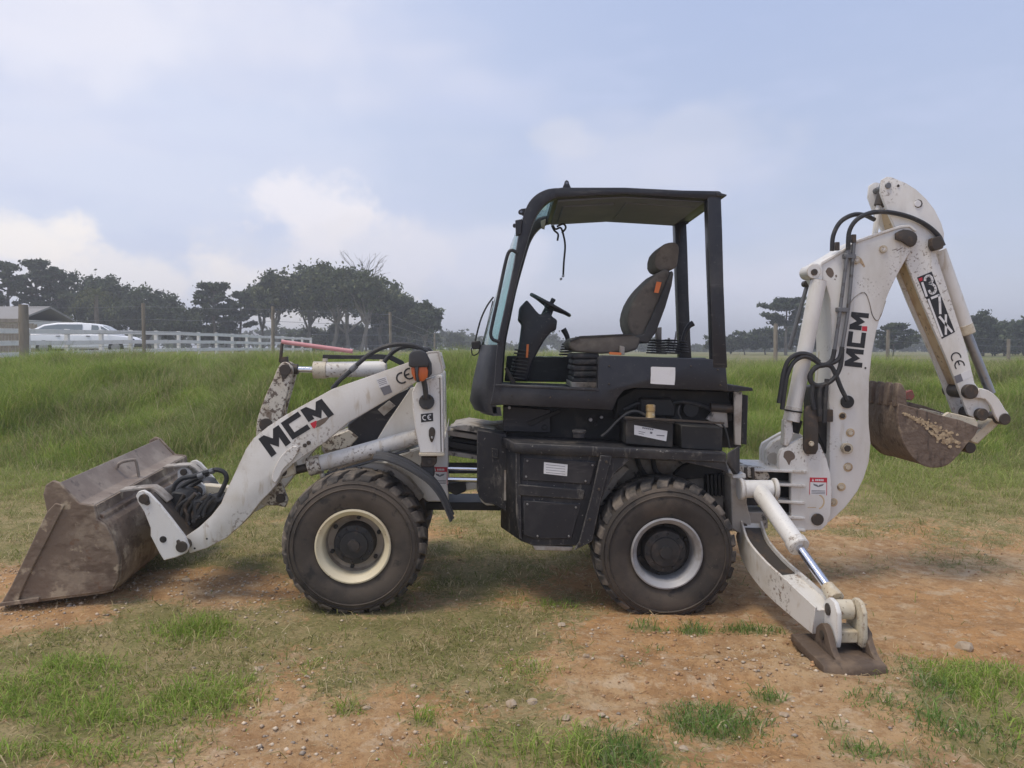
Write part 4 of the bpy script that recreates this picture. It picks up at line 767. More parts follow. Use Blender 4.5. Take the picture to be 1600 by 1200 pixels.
# ------------------------------------------------------------------ rear frame, tank, deck
BD = M['black_dusty']; BK_ = M['black']
def loft(name, parent, F, A, wa, B, wb, m, bevel=.005, seg=1):
    bm = bmesh.new(); add_loft(bm, [F(*p, wa) for p in A], [F(*p, wb) for p in B]); return fin(bm, name, m, parent, bevel, seg)
TK = loft('tank_body', BH, FR, [(808, 702), (948, 710), (936, 770), (905, 853), (834, 853), (813, 845)], .085, [(782, 688), (930, 697), (925, 760), (892, 832), (820, 832), (782, 824)], .46, BD, .006); TK['label'] = 'black fuel tank box below the cab'
prism('tank_lip', TK, FR, [(809, 757), (914, 766), (911, 781), (811, 774)], .065, .084, BD, .004); prism('tank_edge', TK, FR, [(806, 706), (812, 707), (815, 843), (811, 840), (806, 800)], .068, .084, BD, .003)
prism('tank_panel', TK, FR, [(818, 714), (932, 722), (922, 757), (816, 750)], .072, .0845, BK_, .004); prism('tank_panel', TK, FR, [(818, 782), (908, 788), (893, 842), (836, 842), (818, 836)], .072, .0845, BK_, .004)
prism('tank_foot', TK, FR, [(832, 852), (896, 855), (893, 861), (836, 860)], .09, .2, M['inner'], .003)
prism('strut', TK, FR, [(938, 711), (956, 713), (944, 760), (926, 846), (896, 861), (905, 846), (925, 770)], .045, .066, BD, .004)
decal('tank_label', TK, FR, [[(850, 722), (887, 726), (886, 744), (849.5, 740)]], .072, M['paper']); decal('tank_label_text', TK, FR, [ribbon([(853, 726 + k * 4), (883, 729 + k * 4)], .6)[0] for k in range(4)], .0705, M['greytxt'], .001)
for x, y in ((824, 720), (926, 727), (822, 745), (915, 752), (824, 788), (900, 793), (840, 838), (889, 838)): pin('panel_bolt', TK, FR, x, y, .066, 2, .006, M['chrome_dull'], 6)
for x, y in ((948, 722), (936, 765), (922, 812), (906, 850)): pin('strut_bolt', TK, FR, x, y, .038, 2.6, .007, M['steel_dark'], 6)
for x, y in ((800, 618), (860, 621), (920, 625), (952, 600), (952, 572), (1080, 572), (1122, 578), (1126, 602)): pin('panel_screw', TK, FR, x, y, .213, 1.7, .007, M['steel_dark'], 6)
DK = loft('deck', BH, FR, [(803, 692), (1136, 708), (1135, 723), (803, 708)], .05, [(776, 678), (1112, 694), (1111, 708), (776, 692)], .46, BD, .006); DK['label'] = 'dusty black deck ledge over tank and rear wheel'
loft('deck_corner', DK, FR, [(1136, 708.5), (1140, 706), (1140, 726), (1135, 724)], .052, [(1152, 697), (1156, 696), (1156, 745), (1147, 745)], .30, BD, .003)
pin_c = FR(905, 678, .16); lathe('filler_cap', DK, pin_c, (0, 0, 1), [(0.001, .026), (.030, .026), (.040, .022), (.042, .012), (.036, .006), (.036, -.02)], M['black_dusty'], 24)
prism('wheel_arch', DK, FR, [(944, 712), (1134, 722), (1140, 742), (1126, 734), (1040, 716), (988, 716), (962, 738), (945, 768), (926, 812), (918, 812), (934, 760)], .062, .082, BD, .004)
HS = prism('joint_housing', BH, FR, [(745, 671), (792, 678), (792, 800), (784, 796), (770, 788), (757, 786), (748, 776), (745, 760)], .34, .52, BD, .006)
prism('housing_chip', HS, FR, [(788, 735), (791, 735), (791, 782), (787, 782)], .330, .3395, M['inner'], .001); prism('housing_plate', HS, FR, [(768, 700), (778, 702), (778, 716), (769, 714)], .332, .3395, BD, .002)
RF = prism('rear_frame', BH, FR, [(930, 716), (1146, 722), (1158, 744), (1158, 830), (1110, 830), (1060, 770), (985, 770), (940, 800), (918, 820), (790, 830), (785, 690), (930, 690)], .50, .92, M['inner'], .006); RF['label'] = 'dusty white rear chassis frame'
for pts, w in (([(996, 716), (1000, 730), (1010, 744), (1024, 752)], .47), ([(1020, 716), (1024, 734), (1036, 746), (1050, 748)], .46)): hose('chassis_hose', RF, FR, pts, w, 4, M['hosem'])
prism('blotch', RF, FR, crom2([(1052, 742), (1068, 728), (1090, 720), (1130, 722), (1134, 736), (1100, 746), (1070, 750)], 3), .44, .49, M['dark'], .006)
for k in range(6): prism('cooler_fin', RF, FR, [(1104 + k * 6, 742), (1108 + k * 6, 742), (1109 + k * 6, 776), (1105 + k * 6, 775)], .40, .48, M['dark'], .001)
prism('inner_arch', RF, FR, [(932, 800), (940, 768), (958, 742), (974, 728), (984, 732), (966, 752), (950, 776), (944, 804)], .30, .48, M['inner'], .004)
# engine bay under the cab, batteries
EB = prism('engine_bay', BH, FR, [(786, 632), (960, 640), (1150, 640), (1150, 700), (786, 690)], .52, .95, M['dark'], .006)
prism('engine_block', EB, FR, [(964, 622), (992, 606), (1138, 611), (1146, 640), (1146, 660), (960, 655)], .42, .95, M['dark'], .01); prism('engine_cover', EB, FR, [(1000, 622), (1050, 622), (1056, 636), (1056, 652), (1000, 650)], .34, .42, M['dark'], .012); pin('pulley', EB, FR, 1080, 640, .36, 12, .05, M['dark']); hose('engine_hose', EB, FR, [(975, 640), (1000, 630), (1030, 634), (1062, 628), (1090, 632), (1112, 640)], .36, 3, M['hosem'])
prism('bay_panel', EB, FR, [(786, 634), (860, 640), (860, 676), (786, 674)], .46, .518, BK_, .004); prism('bay_brace', EB, FR, [(822, 660), (872, 640), (878, 643), (830, 666)], .448, .4595, M['dark'], .002)
for x, y, r in ((796, 637, 2.6), (851, 668, 4), (923, 656, 3), (932, 664, 3.4), (940, 652, 2.5)): pin('bay_bolt', EB, FR, x, y, .44, r, .03, M['chrome_dull'] if r < 3.2 else M['dark'])
BT = prism('battery', BH, FR, [(979, 655), (1052, 660), (1052, 700), (977, 694)], .13, .40, M['dark'], .006); BT['label'] = 'black battery with white label'
prism('battery_lid', BT, FR, [(977, 653), (1054, 658), (1054, 662), (977, 657)], .125, .405, BK_, .003)
decal('battery_label', BT, FR, [[(991, 664), (1043, 673.5), (1041, 689.5), (991, 679)]], .13, M['paper']); decal('battery_print', BT, FR, [ribbon([(1004 + k * 3, 668.4 + k * .5), (1005.6 + k * 3, 668.7 + k * .5)], 2.4)[0] for k in range(6)] + [ribbon([(998, 674), (1008, 676)], .8)[0], ribbon([(998, 677), (1006, 678.6)], .8)[0], ribbon([(1016, 676), (1019, 676.6)], 3)[0], ribbon([(1026, 680), (1038, 681)], 1.4)[0]], .1285, M['greytxt'], .001)
prism('battery', BH, FR, [(1064, 664), (1129, 668), (1129, 705), (1064, 701)], .14, .40, M['dark'], .006)['label'] = 'unlabelled black battery behind the labelled one'
prism('battery_strap', BH, FR, [(977, 651), (1132, 660), (1132, 663), (977, 654)], .10, .125, M['steel_dark'], .001)
bc = FR(1016.5, 652, .22); lathe('brass_cap', BH, bc, (0, 0, 1), [(.030, 0), (.028, .004), (.026, .03), (.024, .034), (.028, .036), (.028, .07), (.02, .076), (.001, .076)], M['brass'], 16)
hose('battery_cable', BH, FR, [(1010, 650), (995, 643), (980, 646), (965, 658), (950, 674), (940, 682)], .24, 2.5, M['hosem']); hose('battery_cable', BH, FR, [(1062, 634), (1060, 645), (1064, 655), (1058, 658)], .24, 1.4, M['hosem']); hose('battery_cable', BH, FR, [(1128, 662), (1134, 672), (1138, 688), (1140, 700)], .2, 1.6, M['hosem'])
prism('rear_bracket', BH, FR, [(1147, 612), (1160, 612), (1158, 696), (1148, 695)], .28, .30, M['inner'], .003); prism('rear_bracket', BH, FR, [(1116, 640), (1136, 642), (1138, 668), (1128, 668), (1104, 655)], .34, .37, M['inner'], .003)
tube('exhaust_pipe', BH, [FR(1110, 636, .34), FR(1134, 638, .34), FR(1157, 640, .33)], FR.m(.34, 7), M['steel_dark'], 14)
prism('rear_guard', BH, FR, [(1160, 616), (1169, 618), (1167, 695), (1159, 694)], .34, .9, M['black_dusty'], .003); prism('rear_deck_plate', BH, FR, [(1132, 600), (1176, 606), (1177, 611), (1132, 612)], .26, 1.1, M['black_dusty'], .004)
prism('rear_post', BH, FR, [(1140, 612), (1158, 612), (1158, 700), (1140, 700)], .55, .95, M['dark'], .004)

# ------------------------------------------------------------------ cab
CW0, CW1 = .22, 1.18
CAB = prism('cab_side_panel', BH, FR, [(772, 600), (790, 603), (934, 609), (935, 560), (940, 555), (1112, 561), (1134, 566), (1138, 611), (992, 606), (975, 610), (965, 622), (957, 641), (768, 632)], CW0, CW0 + .09, BK_, .008, 2); CAB['label'] = 'black lower cab side panel'
prism('sill_rail', CAB, FR, [(774, 600), (936, 607), (936, 611), (774, 604)], CW0 - .008, CW0 + .06, BK_, .003)
decal('blank_sticker', CAB, FR, [crom2([(1017, 575), (1019, 573), (1035, 573.5), (1053, 574), (1055, 576), (1055, 588), (1054, 600), (1052, 601.5), (1035, 600.5), (1018, 599.5), (1016.5, 597), (1017, 586), (1017, 575)], 2)[:-1]], CW0, M['paper'])
fl = prism('cab_floor', BH, FR, [(776, 606), (950, 612), (955, 640), (776, 632)], CW0 + .092, CW1, M['black_dusty'], .004)
o = prism('far_side_panel', BH, FR, [(792, 556), (1104, 559), (1104, 600), (788, 596)], CW1 - .06, CW1, BK_, .006)
prism('seat_box', BH, FR, [(940, 558), (1110, 563), (1128, 606), (962, 606), (940, 604)], CW0 + .095, CW1 - .065, M['black_dusty'], .006)
# bowed front: cowl and windscreen
def bowed(name, rows, m, thick=.02, parent=BH, nseg=14):
    """rows: (near px, near py, bulge m) from bottom to top; a sheet across the cab front bowed forwards"""
    bm = bmesh.new(); g = []
    for off in (0, thick):
        for (x, y, b) in rows:
            p0 = FR(x, y, CW0 + .01); row = []
            for k in range(nseg + 1):
                t = k / nseg; s = 1 - abs(2 * t - 1) ** 2.6
                row.append(bm.verts.new(p0 + FR.a * ((CW1 - CW0 - .02) * t) + Vector((-b * s + off, 0, 0))))
            g.append(row)
    n = len(rows)
    for r in range(n - 1):
        for k in range(nseg): bm.faces.new((g[r][k], g[r][k + 1], g[r + 1][k + 1], g[r + 1][k])); bm.faces.new((g[n + r][k], g[n + r + 1][k], g[n + r + 1][k + 1], g[n + r][k + 1]))
    for k in range(nseg): bm.faces.new((g[0][k], g[n][k], g[n][k + 1], g[0][k + 1])); bm.faces.new((g[n - 1][k], g[n - 1][k + 1], g[2 * n - 1][k + 1], g[2 * n - 1][k]))
    for r in range(n - 1):
        for k in (0, nseg): bm.faces.new((g[r][k], g[r + 1][k], g[n + r + 1][k], g[n + r][k]))
    return fin(bm, name, m, parent, ang=60)
bowed('front_cowl', [(769, 646, .13), (767, 632, .15), (771, 600, .145), (775, 560, .125), (777, 539, .115)], BK_, .03)['label'] = 'bowed black cab front cowl'
bowed('cowl_skirt', [(771, 650, .10), (769, 636, .135)], BK_, .05)
bowed('windscreen', [(777, 538.5, .112), (788, 486, .10), (802, 420, .075), (810, 371, .05), (818, 338, .03)], M['glass'], .006)['label'] = 'tinted bowed windscreen'
fp = crom2([(766, 632), (772, 600), (777, 538), (789, 480), (802, 418), (810, 369), (821, 327), (834, 307), (853, 296), (872, 293)], 4) + crom2([(872, 309), (864, 311), (850, 321), (838, 338), (829, 362), (810, 430), (798, 486), (788, 538), (784, 600), (784, 632)], 4)
FP = prism('front_pillar', BH, FR, fp, CW0 - .002, CW0 + .075, BK_, .008, 2); FP['label'] = 'black curved front cab pillar'
o = bpy.data.objects.new('front_pillar', FP.data); link(o, BH, WL[FP.name] + FR.a * (CW1 - CW0 - .07)); o['label'] = 'far front cab pillar'
RP = prism('rear_pillar', BH, FR, [(1105, 306), (1127, 308), (1129, 360), (1131, 440), (1134, 520), (1137, 575), (1114, 575), (1111, 480), (1108, 400)], CW0 - .003, CW0 + .085, BK_, .008, 2); RP['label'] = 'near rear cab pillar'
o = bpy.data.objects.new('rear_pillar', RP.data); link(o, BH, WL[RP.name] + FR.a * (CW1 - CW0 - .08)); o['label'] = 'far rear cab pillar'
ROOF = prism('roof', BH, FR, [(866, 294), (878, 292.5), (977, 292.5), (1069, 297), (1125, 298), (1130, 303), (1128, 308), (1106, 311), (977, 303.5), (866, 309)], CW0 - .004, CW1 + .004, BK_, .012, 2); ROOF['label'] = 'black canopy roof'
prism('roof_lining', ROOF, FR, [(872, 312), (977, 306), (1100, 313.5), (1100, 316.5), (977, 309), (872, 315)], CW0 + .06, CW1 - .05, M['roof_in'], .001)
prism('lining_panel', ROOF, FR, [(978, 315), (1085, 321.5), (1085, 324.5), (978, 318)], CW0 + .20, CW1 - .16, M['roof_in'], .002); prism('lining_panel', ROOF, FR, [(880, 321), (960, 316.5), (960, 319.5), (880, 324)], CW0 + .20, CW1 - .16, M['roof_in'], .002)
prism('roof_lip', ROOF, FR, [(1120, 300), (1136, 304), (1135, 306.5), (1120, 306)], CW0 - .012, CW1 + .012, BK_, .002)
bm = bmesh.new()                                                                 # curved top glass following the pillar
gp = crom([FR(*p, CW0 + .076) for p in [(815, 358), (821, 336), (832, 318), (848, 304), (866, 300)]], 4)
A = gp + [p + Vector((.006, 0, -.004)) for p in gp[::-1]]; add_loft(bm, A, [p + FR.a * .80 for p in A]); fin(bm, 'roof_glass', M['glass'], BH, ang=60)
for x, y, r in ((885.5, 288, 0), (815, 331, -60)):
    bm = bmesh.new(); c = FR(x, y, CW0 + .03); t = FR.m(CW0, 1)
    pts = [(x - 7, y + 6), (x - 4, y - 1), (x - 3, y - 5), (x, y - 7), (x + 3, y - 5), (x + 4, y - 1), (x + 7, y + 6)] if r == 0 else [(x + 8, y - 6), (x, y - 5), (x - 4, y - 3), (x - 5.5, y), (x - 4, y + 3), (x, y + 4), (x + 5, y + 8)]
    add_prism(bm, FR, pts, CW0 + .02, CW0 + .045); e = fin(bm, 'lifting_eye', BK_, BH, .003, 2); pin('eye_hole', e, FR, x + (0 if r == 0 else -.5), y - (2 if r == 0 else 0), CW0 + .0185, 2.2, .028, M['roof_in'], 10)
prism('hinge_block', FP, FR, [(805, 344), (816, 342), (814, 366), (806, 368)], CW0 - .012, CW0 + .03, BK_, .003); pin('hinge_pin', FP, FR, 804, 352, CW0 - .01, 3, .03, BK_, 8)
tube('grab_handle', BH, crom([FR(*p, CW0 - .03) for p in [(808, 395), (800, 391), (794, 396), (788, 418), (778, 466), (768, 512), (767, 524), (771, 531), (780, 534)]], 4), FR.m(CW0, 2.7), BK_, 10)
WP = tube('wiper', BH, crom([FR(*p, .62) for p in [(771, 464), (761, 478), (752, 497), (746, 518), (742, 536)]], 3), .006, M['dark'], 6); tube('wiper_arm', WP, [FR(770, 470, .63), FR(762, 505, .63), (FR(757, 540, .63))], .004, M['dark'], 6); tube('wiper_hose', WP, crom([FR(*p, .6) for p in [(744, 530), (737, 545), (739, 555), (747, 552), (750, 545)]], 4), .004, M['dark'], 6); prism('wiper_motor', WP, FR, [(736, 534), (750, 532), (752, 545), (738, 546)], .58, .64, M['dark'], .006)
for pts, w in (([(864, 352), (868, 358), (876, 356), (880, 366), (883, 384), (881, 410), (880, 430)], .95), ([(862, 352), (866, 360), (872, 366), (871, 376)], .95), ([(1068, 348), (1063, 358), (1061, 372), (1062, 380)], 1.1), ([(870, 354), (880, 350), (884, 356), (878, 364)], .95)): hose('dangling_wire', BH, FR, pts, w, 1.5, M['dark'], 5, 6)
pin('wire_plug', BH, FR, 880, 431, .94, 2.2, .02, M['chrome_dull'], 8); prism('sun_visor_clip', BH, FR, [(845, 345), (853, 342), (851, 358), (846, 356)], .92, .95, M['inner'], .002); prism('roof_hook', BH, FR, [(1062, 350), (1076, 346), (1076, 349), (1064, 354)], 1.1, 1.13, M['dark'], .001)
# steering console and wheel
CO = prism('steering_console', BH, FR, [(823, 468), (811, 481), (809, 500), (815, 506), (812, 530), (809, 548), (800, 592), (824, 596), (832, 566), (844, 543), (852, 530), (861, 519), (869, 516), (871, 500), (862, 494), (860, 486), (854, 486), (844, 492), (838, 486), (830, 476)], .60, .80, BK_, .022, 3); CO['label'] = 'steering console with wheel'
for k in range(9):
    y = 545 + k * 5.4; x = 806 - k * 1.1
    prism('console_rib', CO, FR, [(x - 2, y), (x + 23, y + 3), (x + 23, y + 5.5), (x - 2, y + 2.5)], .585, .815, M['bellow'], .003)
prism('key_tag', CO, FR, [(823, 538), (826.5, 538), (825, 559), (821.5, 559)], .575, .58, M['orange_tag'], .001)
tube('steering_column', CO, [FR(852, 496, .70), FR(860, 478, .70)], [.035, .03], BK_, 14)
cw = FR(860, 476.5, .70); a0 = FR(828, 459, .70); a1 = FR(892, 494, .70); dv = (a1 - a0).normalized(); up = dv.cross(FR.a).normalized(); up = up if up.z > 0 else -up
tilt = (dv.cross(up)); rw = (a1 - a0).length / 2 - .012
nrm = (up + FR.a * -.06).normalized()
ring = [cw + (dv * math.cos(t) + nrm.cross(dv) * math.sin(t)) * rw for t in [2 * math.pi * k / 32 for k in range(33)]]
bm = bmesh.new(); add_tube(bm, ring, .0125, 8, cap=False); SW = fin(bm, 'steering_wheel', BK_, CO, ang=60)
bm = bmesh.new()
for t in (0.5, 2.6, 4.71): add_tube(bm, [cw - nrm * .015, cw + (dv * math.cos(t) + nrm.cross(dv) * math.sin(t)) * rw], [.016, .010], 8)
fin(bm, 'wheel_spokes', BK_, CO); lathe('wheel_boss', CO, cw, nrm, [(.030, -.03), (.040, -.005), (.036, .012), (.014, .018), (.016, .038), (.014, .046), (.001, .048)], BK_, 20)
# levers
for base, tip, w, m in (([(884, 540), (887, 530), (884, 521), (880, 514)], 6, .98, BK_), ([(1066, 536), (1070, 522), (1076, 510), (1083, 505)], 7, .86, BK_)):
    P = [FR(*p, w) for p in base]; j = tube('joystick', BH, crom(P, 4), [FR.m(w, 3.2 + 1.6 * (k / 12)) for k in range(13)], m, 10)
    x0, y0 = base[0]
    for k in range(5):
        c = FR(x0, y0 + 14 - k * 4, w); lathe('lever_boot', j, c, (0, 0, 1), [(.001, -.006), (.045 - k * .005, -.004), (.050 - k * .005, .0), (.045 - k * .005, .006), (.001, .008)], M['bellow'], 14)
tube('small_lever', BH, [FR(1052, 548, .80), FR(1057, 518, .80)], .006, M['chrome_dull'], 8); tube('small_lever', BH, [FR(1044, 548, .8), FR(1046, 528, .8)], .005, M['chrome_dull'], 8); tube('small_lever', BH, [FR(900, 540, .9), FR(901, 526, .9)], [.006, .010], BK_, 8)
for x0 in (1018, 1040):
    for k in range(6): prism('lever_gaiter', BH, FR, [(x0 + k * .8, 550 - k * 4), (x0 + 24 - k * .8, 551 - k * 4), (x0 + 24 - k * .8, 553.5 - k * 4), (x0 + k * .8, 552.5 - k * 4)], .66, .86, M['bellow'], .002)
prism('armrest_post', BH, FR, [(1026, 512), (1034, 511), (1034, 553), (1028, 553)], .88, .95, M['inner'], .003)
# seat
def rounded(name, parent, pts, w0, w1, m, bv=.03): return prism(name, parent, FR, pts, w0, w1, m, bv, 4, ang=60)
ST = rounded('seat', BH, [(888, 534), (896, 527), (940, 525), (985, 522), (1002, 528), (996, 546), (980, 551), (940, 553), (900, 550), (889, 543)], .46, .94, M['seat'], .016); ST['label'] = 'worn brown operator seat'
rounded('backrest', ST, crom2([(1040, 420), (1026, 427), (1012, 440), (1000, 453), (987, 474), (981, 497), (984, 514), (990, 524), (998, 528)], 2) + [(1006, 526), (1012, 510), (1030, 470), (1047, 432), (1049, 424)], .50, .88, M['seat'], .03)
rounded('backrest_side', ST, [(1049, 422), (1053, 426), (1050, 446), (1040, 480), (1025, 520), (1012, 537), (992, 534), (986, 526), (1006, 522), (1030, 470), (1045, 434)], .465, .935, M['seat_side'], .02)
rounded('headrest', ST, crom2([(1038, 381), (1054, 378), (1061, 386), (1060, 402), (1057, 417), (1046, 422), (1031, 423), (1023, 413), (1026, 394), (1038, 381)], 2)[:-1], .56, .84, M['seat'], .03)
prism('seat_tag', ST, FR, [(1026, 440), (1034, 441), (1029, 458), (1022, 457)], .462, .468, M['orange_tag'], .001); prism('belt_tag', ST, FR, [(953, 550), (971, 551), (971, 555), (953, 554)], .36, .40, M['orange_tag'], .001); prism('belt_buckle', ST, FR, [(969, 540), (976, 542), (976, 555), (969, 554)], .42, .46, M['inner'], .002); prism('piping', ST, FR, [(890, 532), (906, 525), (990, 521), (992, 523), (906, 528), (891, 535)], .452, .462, M['seat_side'], .001)
for k in range(5): rounded('suspension_bellow', ST, [(895 + (k % 2) * 2, 552 + k * 9.5), (936, 552 + k * 9.5), (937, 561 + k * 9.5), (894 + (k % 2) * 2, 561 + k * 9.5)], .47 - (k % 2) * .01, .92, M['bellow'], .012)
prism('seat_base', ST, FR, [(893, 597), (938, 598), (938, 607), (893, 606)], .46, .93, M['inner'], .003)
prism('pedal', BH, FR, [(788, 576), (792, 574), (806, 598), (800, 602)], .45, .55, M['steel_dark'], .002)
# ------------------------------------------------------------------ backhoe: king post, boom, dipper, bucket
kp = [(1217, 735), (1217, 712), (1221, 703), (1236, 694), (1252, 685), (1270, 682), (1282, 695), (1292, 718), (1298, 741), (1300, 770), (1298, 803), (1293, 819), (1284, 828), (1262, 829), (1236, 828), (1236, 738)]
KP = prism('king_post', BH, FR, kp, .50, .545, WC, .006, 2); KP['label'] = 'white swing post casting of the backhoe'
o = bpy.data.objects.new('post_plate', KP.data); link(o, KP, WL[KP.name] + FR.a * .345)
prism('post_core', KP, FR, [(1238, 730), (1262, 720), (1280, 740), (1282, 800), (1240, 800)], .55, .84, M['dark'], .006)
for x0, y, x1 in ((1178, 733, 1262), (1199, 755, 1259), (1216, 782, 1258), (1224, 806, 1258), (1234, 825, 1259)): prism('post_rib', KP, FR, [(x0, y), (x1, y + 2.5), (x1, y + 6.5), (x0, y + 4)], .485, .92, W, .003)
prism('swing_block', BH, FR, [(1160, 738), (1236, 738), (1236, 812), (1218, 800), (1200, 790), (1160, 790)], .62, .82, M['dark'], .006); prism('slide_rail', BH, FR, [(1150, 726), (1196, 732), (1204, 746), (1196, 752), (1150, 742)], .52, .60, WM, .004)
prism('slide_rail', BH, FR, [(1150, 800), (1200, 800), (1200, 826), (1150, 826)], .60, .90, M['inner'], .004); pin('post_pin', KP, FR, 1278, 812, .488, 9.5, .4, M['steel_dark']); decal('weld_mark', KP, FR, [arcband(1276, 784, 11.5, -70, 70, 2.2), ribbon([(1262, 793), (1275, 793)], 1)[0]], .50, M['rustyellow'], .001)
warning(KP, FR, [(1265.5, 746), (1292.5, 746.5), (1292, 774), (1264.5, 772.5)], .50)
decal('rust_patch', KP, FR, [crom2([(1224, 714), (1226, 706), (1234, 704), (1241, 709), (1242, 716), (1236, 720), (1233, 727), (1229, 720), (1224, 714)], 3)[:-1]], .50, M['smear'], .001)
LK = prism('lock_plate', BH, FR, [(1257, 642), (1262, 634), (1274, 634), (1279, 642), (1279, 702), (1275, 710), (1260, 710), (1256, 702)], .46, .485, M['steel_dark'], .006, 2); pin('lock_bolt', LK, FR, 1268.5, 693.5, .448, 4.2, .02, M['cream'], 8); prism('lock_bar', LK, FR, [(1270, 640), (1302, 640), (1302, 659), (1270, 659)], .56, .59, M['steel_dark'], .003)
prism('hose_guard', BH, FR, [(1270, 604), (1296, 600), (1296, 720), (1290, 706), (1280, 684), (1270, 660)], .62, .78, M['dark'], .008)
bpts = [(1421, 354), (1430, 359), (1434, 368), (1429, 382), (1415, 407), (1400, 434), (1388, 460), (1378, 488), (1370, 516), (1363, 552), (1359, 590), (1358, 625), (1358, 661), (1361, 692), (1358, 722), (1350, 748), (1340, 768), (1322, 792), (1302, 811), (1288, 822), (1276, 816), (1282, 790), (1296, 740), (1296, 700), (1297, 655), (1295, 626), (1297, 597), (1300, 552), (1299, 500), (1297, 467), (1291, 447), (1281, 430), (1279, 420), (1285, 412), (1320, 391), (1340, 378), (1380, 364), (1407, 355)]
BM = prism('boom', BH, FR, bpts, .575, .83, WC, .008, 2); BM['label'] = 'white backhoe boom with black letters'
prism('boom_edge', BM, FR, [(1279, 418), (1284, 409), (1320, 388), (1340, 375), (1380, 361), (1407, 352), (1422, 351), (1433, 360), (1430, 362), (1421, 355), (1407, 356.5), (1380, 365), (1340, 379), (1320, 392.5), (1286, 413), (1281, 421)], .566, .84, WC, .003)
for x, y, r in ((1317, 650, 4.4), (1329, 676, 5), (1325.5, 730, 5.4), (1315, 761, 5), (1302.5, 785, 5)):
    b_ = pin('boom_bolt', BM, FR, x, y, .560, r, .016, M['cream'] if r > 4.5 else M['steel_dark'], 6); pin('bolt_washer', b_, FR, x, y, .569, r * 1.35, .007, M['rustyellow'], 14)
b_ = pin('grease_boss', BM, FR, 1325, 701, .540, 8.5, .036, M['cream']); pin('boss_cap', b_, FR, 1325, 701, .530, 5.5, .012, M['steel_dark'], 6)
pin('hose_port', BM, FR, 1325, 628, .555, 10, .021, M['dark']); pin('bolt_hole', BM, FR, 1352.5, 575, .572, 1.8, .004, M['dark'], 8)
for x, y, r in ((1381, 389, 6), (1339, 406, 6)): q_ = pin('boom_pin', BM, FR, x, y, .562, r, .014, M['cream']); pin('pin_centre', q_, FR, x, y, .559, r * .6, .004, M['white'])
prism('pivot_cap', BM, FR, crom2([(1400, 364), (1412, 358), (1427, 361), (1434, 369), (1432, 380), (1424, 386), (1410, 377), (1400, 374)], 2), .545, .567, M['steel_dark'], .006, 2)
for pts in ([(1401, 392), (1410, 387)], ): decal('scratch', BM, FR, [ribbon(pts, 1)[0], ribbon([(1394, 391), (1402, 389)], .9)[0]], .575, M['smear'], .0008)
tube('cable_bead', BM, crom([FR(*p, .574) for p in [(1326, 478), (1334, 466), (1345, 458), (1353, 459), (1359, 475), (1363, 492), (1370, 501), (1376, 494), (1384, 470)]], 3), .003, M['inner'], 6)
z3 = lambda Q: sq(Q, 9.23, 1290, 460)
decal('letter_m', BM, FR, [z3(quadmap([(270, 1030), (525, 1057), (303, 775), (553, 800)], GM))], .575, M['ink']); decal('letter_c', BM, FR, [z3(quadmap([(305, 745), (560, 775), (335, 530), (587, 555)], GC))], .575, M['ink'])
decal('letter_m', BM, FR, [z3(quadmap([(340, 500), (600, 530), (375, 250), (627, 275)], GM2))], .575, M['ink']); decal('red_square', BM, FR, [z3([(527, 458), (602, 460), (598, 533), (525, 525)])], .575, M['red'])
decal('rust_patch', BM, FR, [crom2([(1290, 424), (1294, 418), (1300, 420), (1303, 428), (1299, 434), (1293, 430), (1290, 424)], 3)[:-1], [(1305, 430), (1307, 429), (1308, 432), (1306, 434)], [(1303, 436), (1305, 435), (1306, 438)]], .575, M['smear'], .001)
decal('rust_run', BM, FR, [[(1340, 400), (1346, 404), (1352, 416), (1350, 418), (1343, 410)]], .575, M['rustyellow'], .0008)
# dipper
dear = [(1376, 300), (1378, 281), (1386, 276), (1393, 276.5), (1416, 286), (1432, 296), (1448, 311), (1461, 328), (1471, 348), (1475.5, 364), (1474, 386), (1463, 396), (1490, 480), (1510, 542), (1523, 598), (1538, 618), (1548, 640), (1540, 654), (1526, 656), (1513, 648), (1494, 597), (1477, 555), (1440, 470), (1416, 410), (1420, 385), (1412, 366), (1398, 354), (1387, 330)]
DP = prism('dipper', BH, FR, dear, .605, .63, WC, .005, 2); DP['label'] = 'white dipper arm with model number'
o = bpy.data.objects.new('dipper_plate', DP.data); link(o, DP, WL[DP.name] + FR.a * .165)
prism('dipper_box', DP, FR, [(1424, 384), (1462, 396), (1489, 480), (1509, 542), (1521, 598), (1500, 602), (1479, 555), (1442, 470), (1419, 412)], .6305, .769, M['rustyellow'], .003); prism('ear_web', DP, FR, [(1392, 322), (1404, 330), (1430, 384), (1420, 388), (1398, 352)], .6305, .769, M['rustyellow'], .003)
pin('ear_pin', DP, FR, 1388.5, 289.5, .595, 4.5, .22, M['pipe']); pin('ear_bolt', DP, FR, 1404, 290, .600, 2, .01, M['steel_dark']); pin('ear_hole', DP, FR, 1434.5, 318, .598, 5.2, .012, M['paper'], 16); pin('ear_hole_rim', DP, FR, 1435.5, 318, .600, 6.5, .01, M['steel_dark'], 8)
sq6 = lambda Q: sq(Q, 6, 1410, 410)
decal('number_panel', DP, FR, [sq6([(138, 142), (275, 86), (318, 200), (352, 288), (494, 652), (370, 717), (228, 345), (214, 330)])], .605, M['ink'])
num = []
for pts, wd in (([(176, 190), (190, 186)], 0), ): pass
num += [sq6(q) for q in ribbon([(186, 188), (228, 318)], 22)]
num += [sq6(q) for q in ribbon([(212, 172), (214, 146), (232, 128), (254, 124), (274, 140), (282, 168), (274, 186), (254, 196), (284, 204), (306, 224), (314, 256), (304, 280), (282, 292), (262, 286), (250, 262)], 22)]
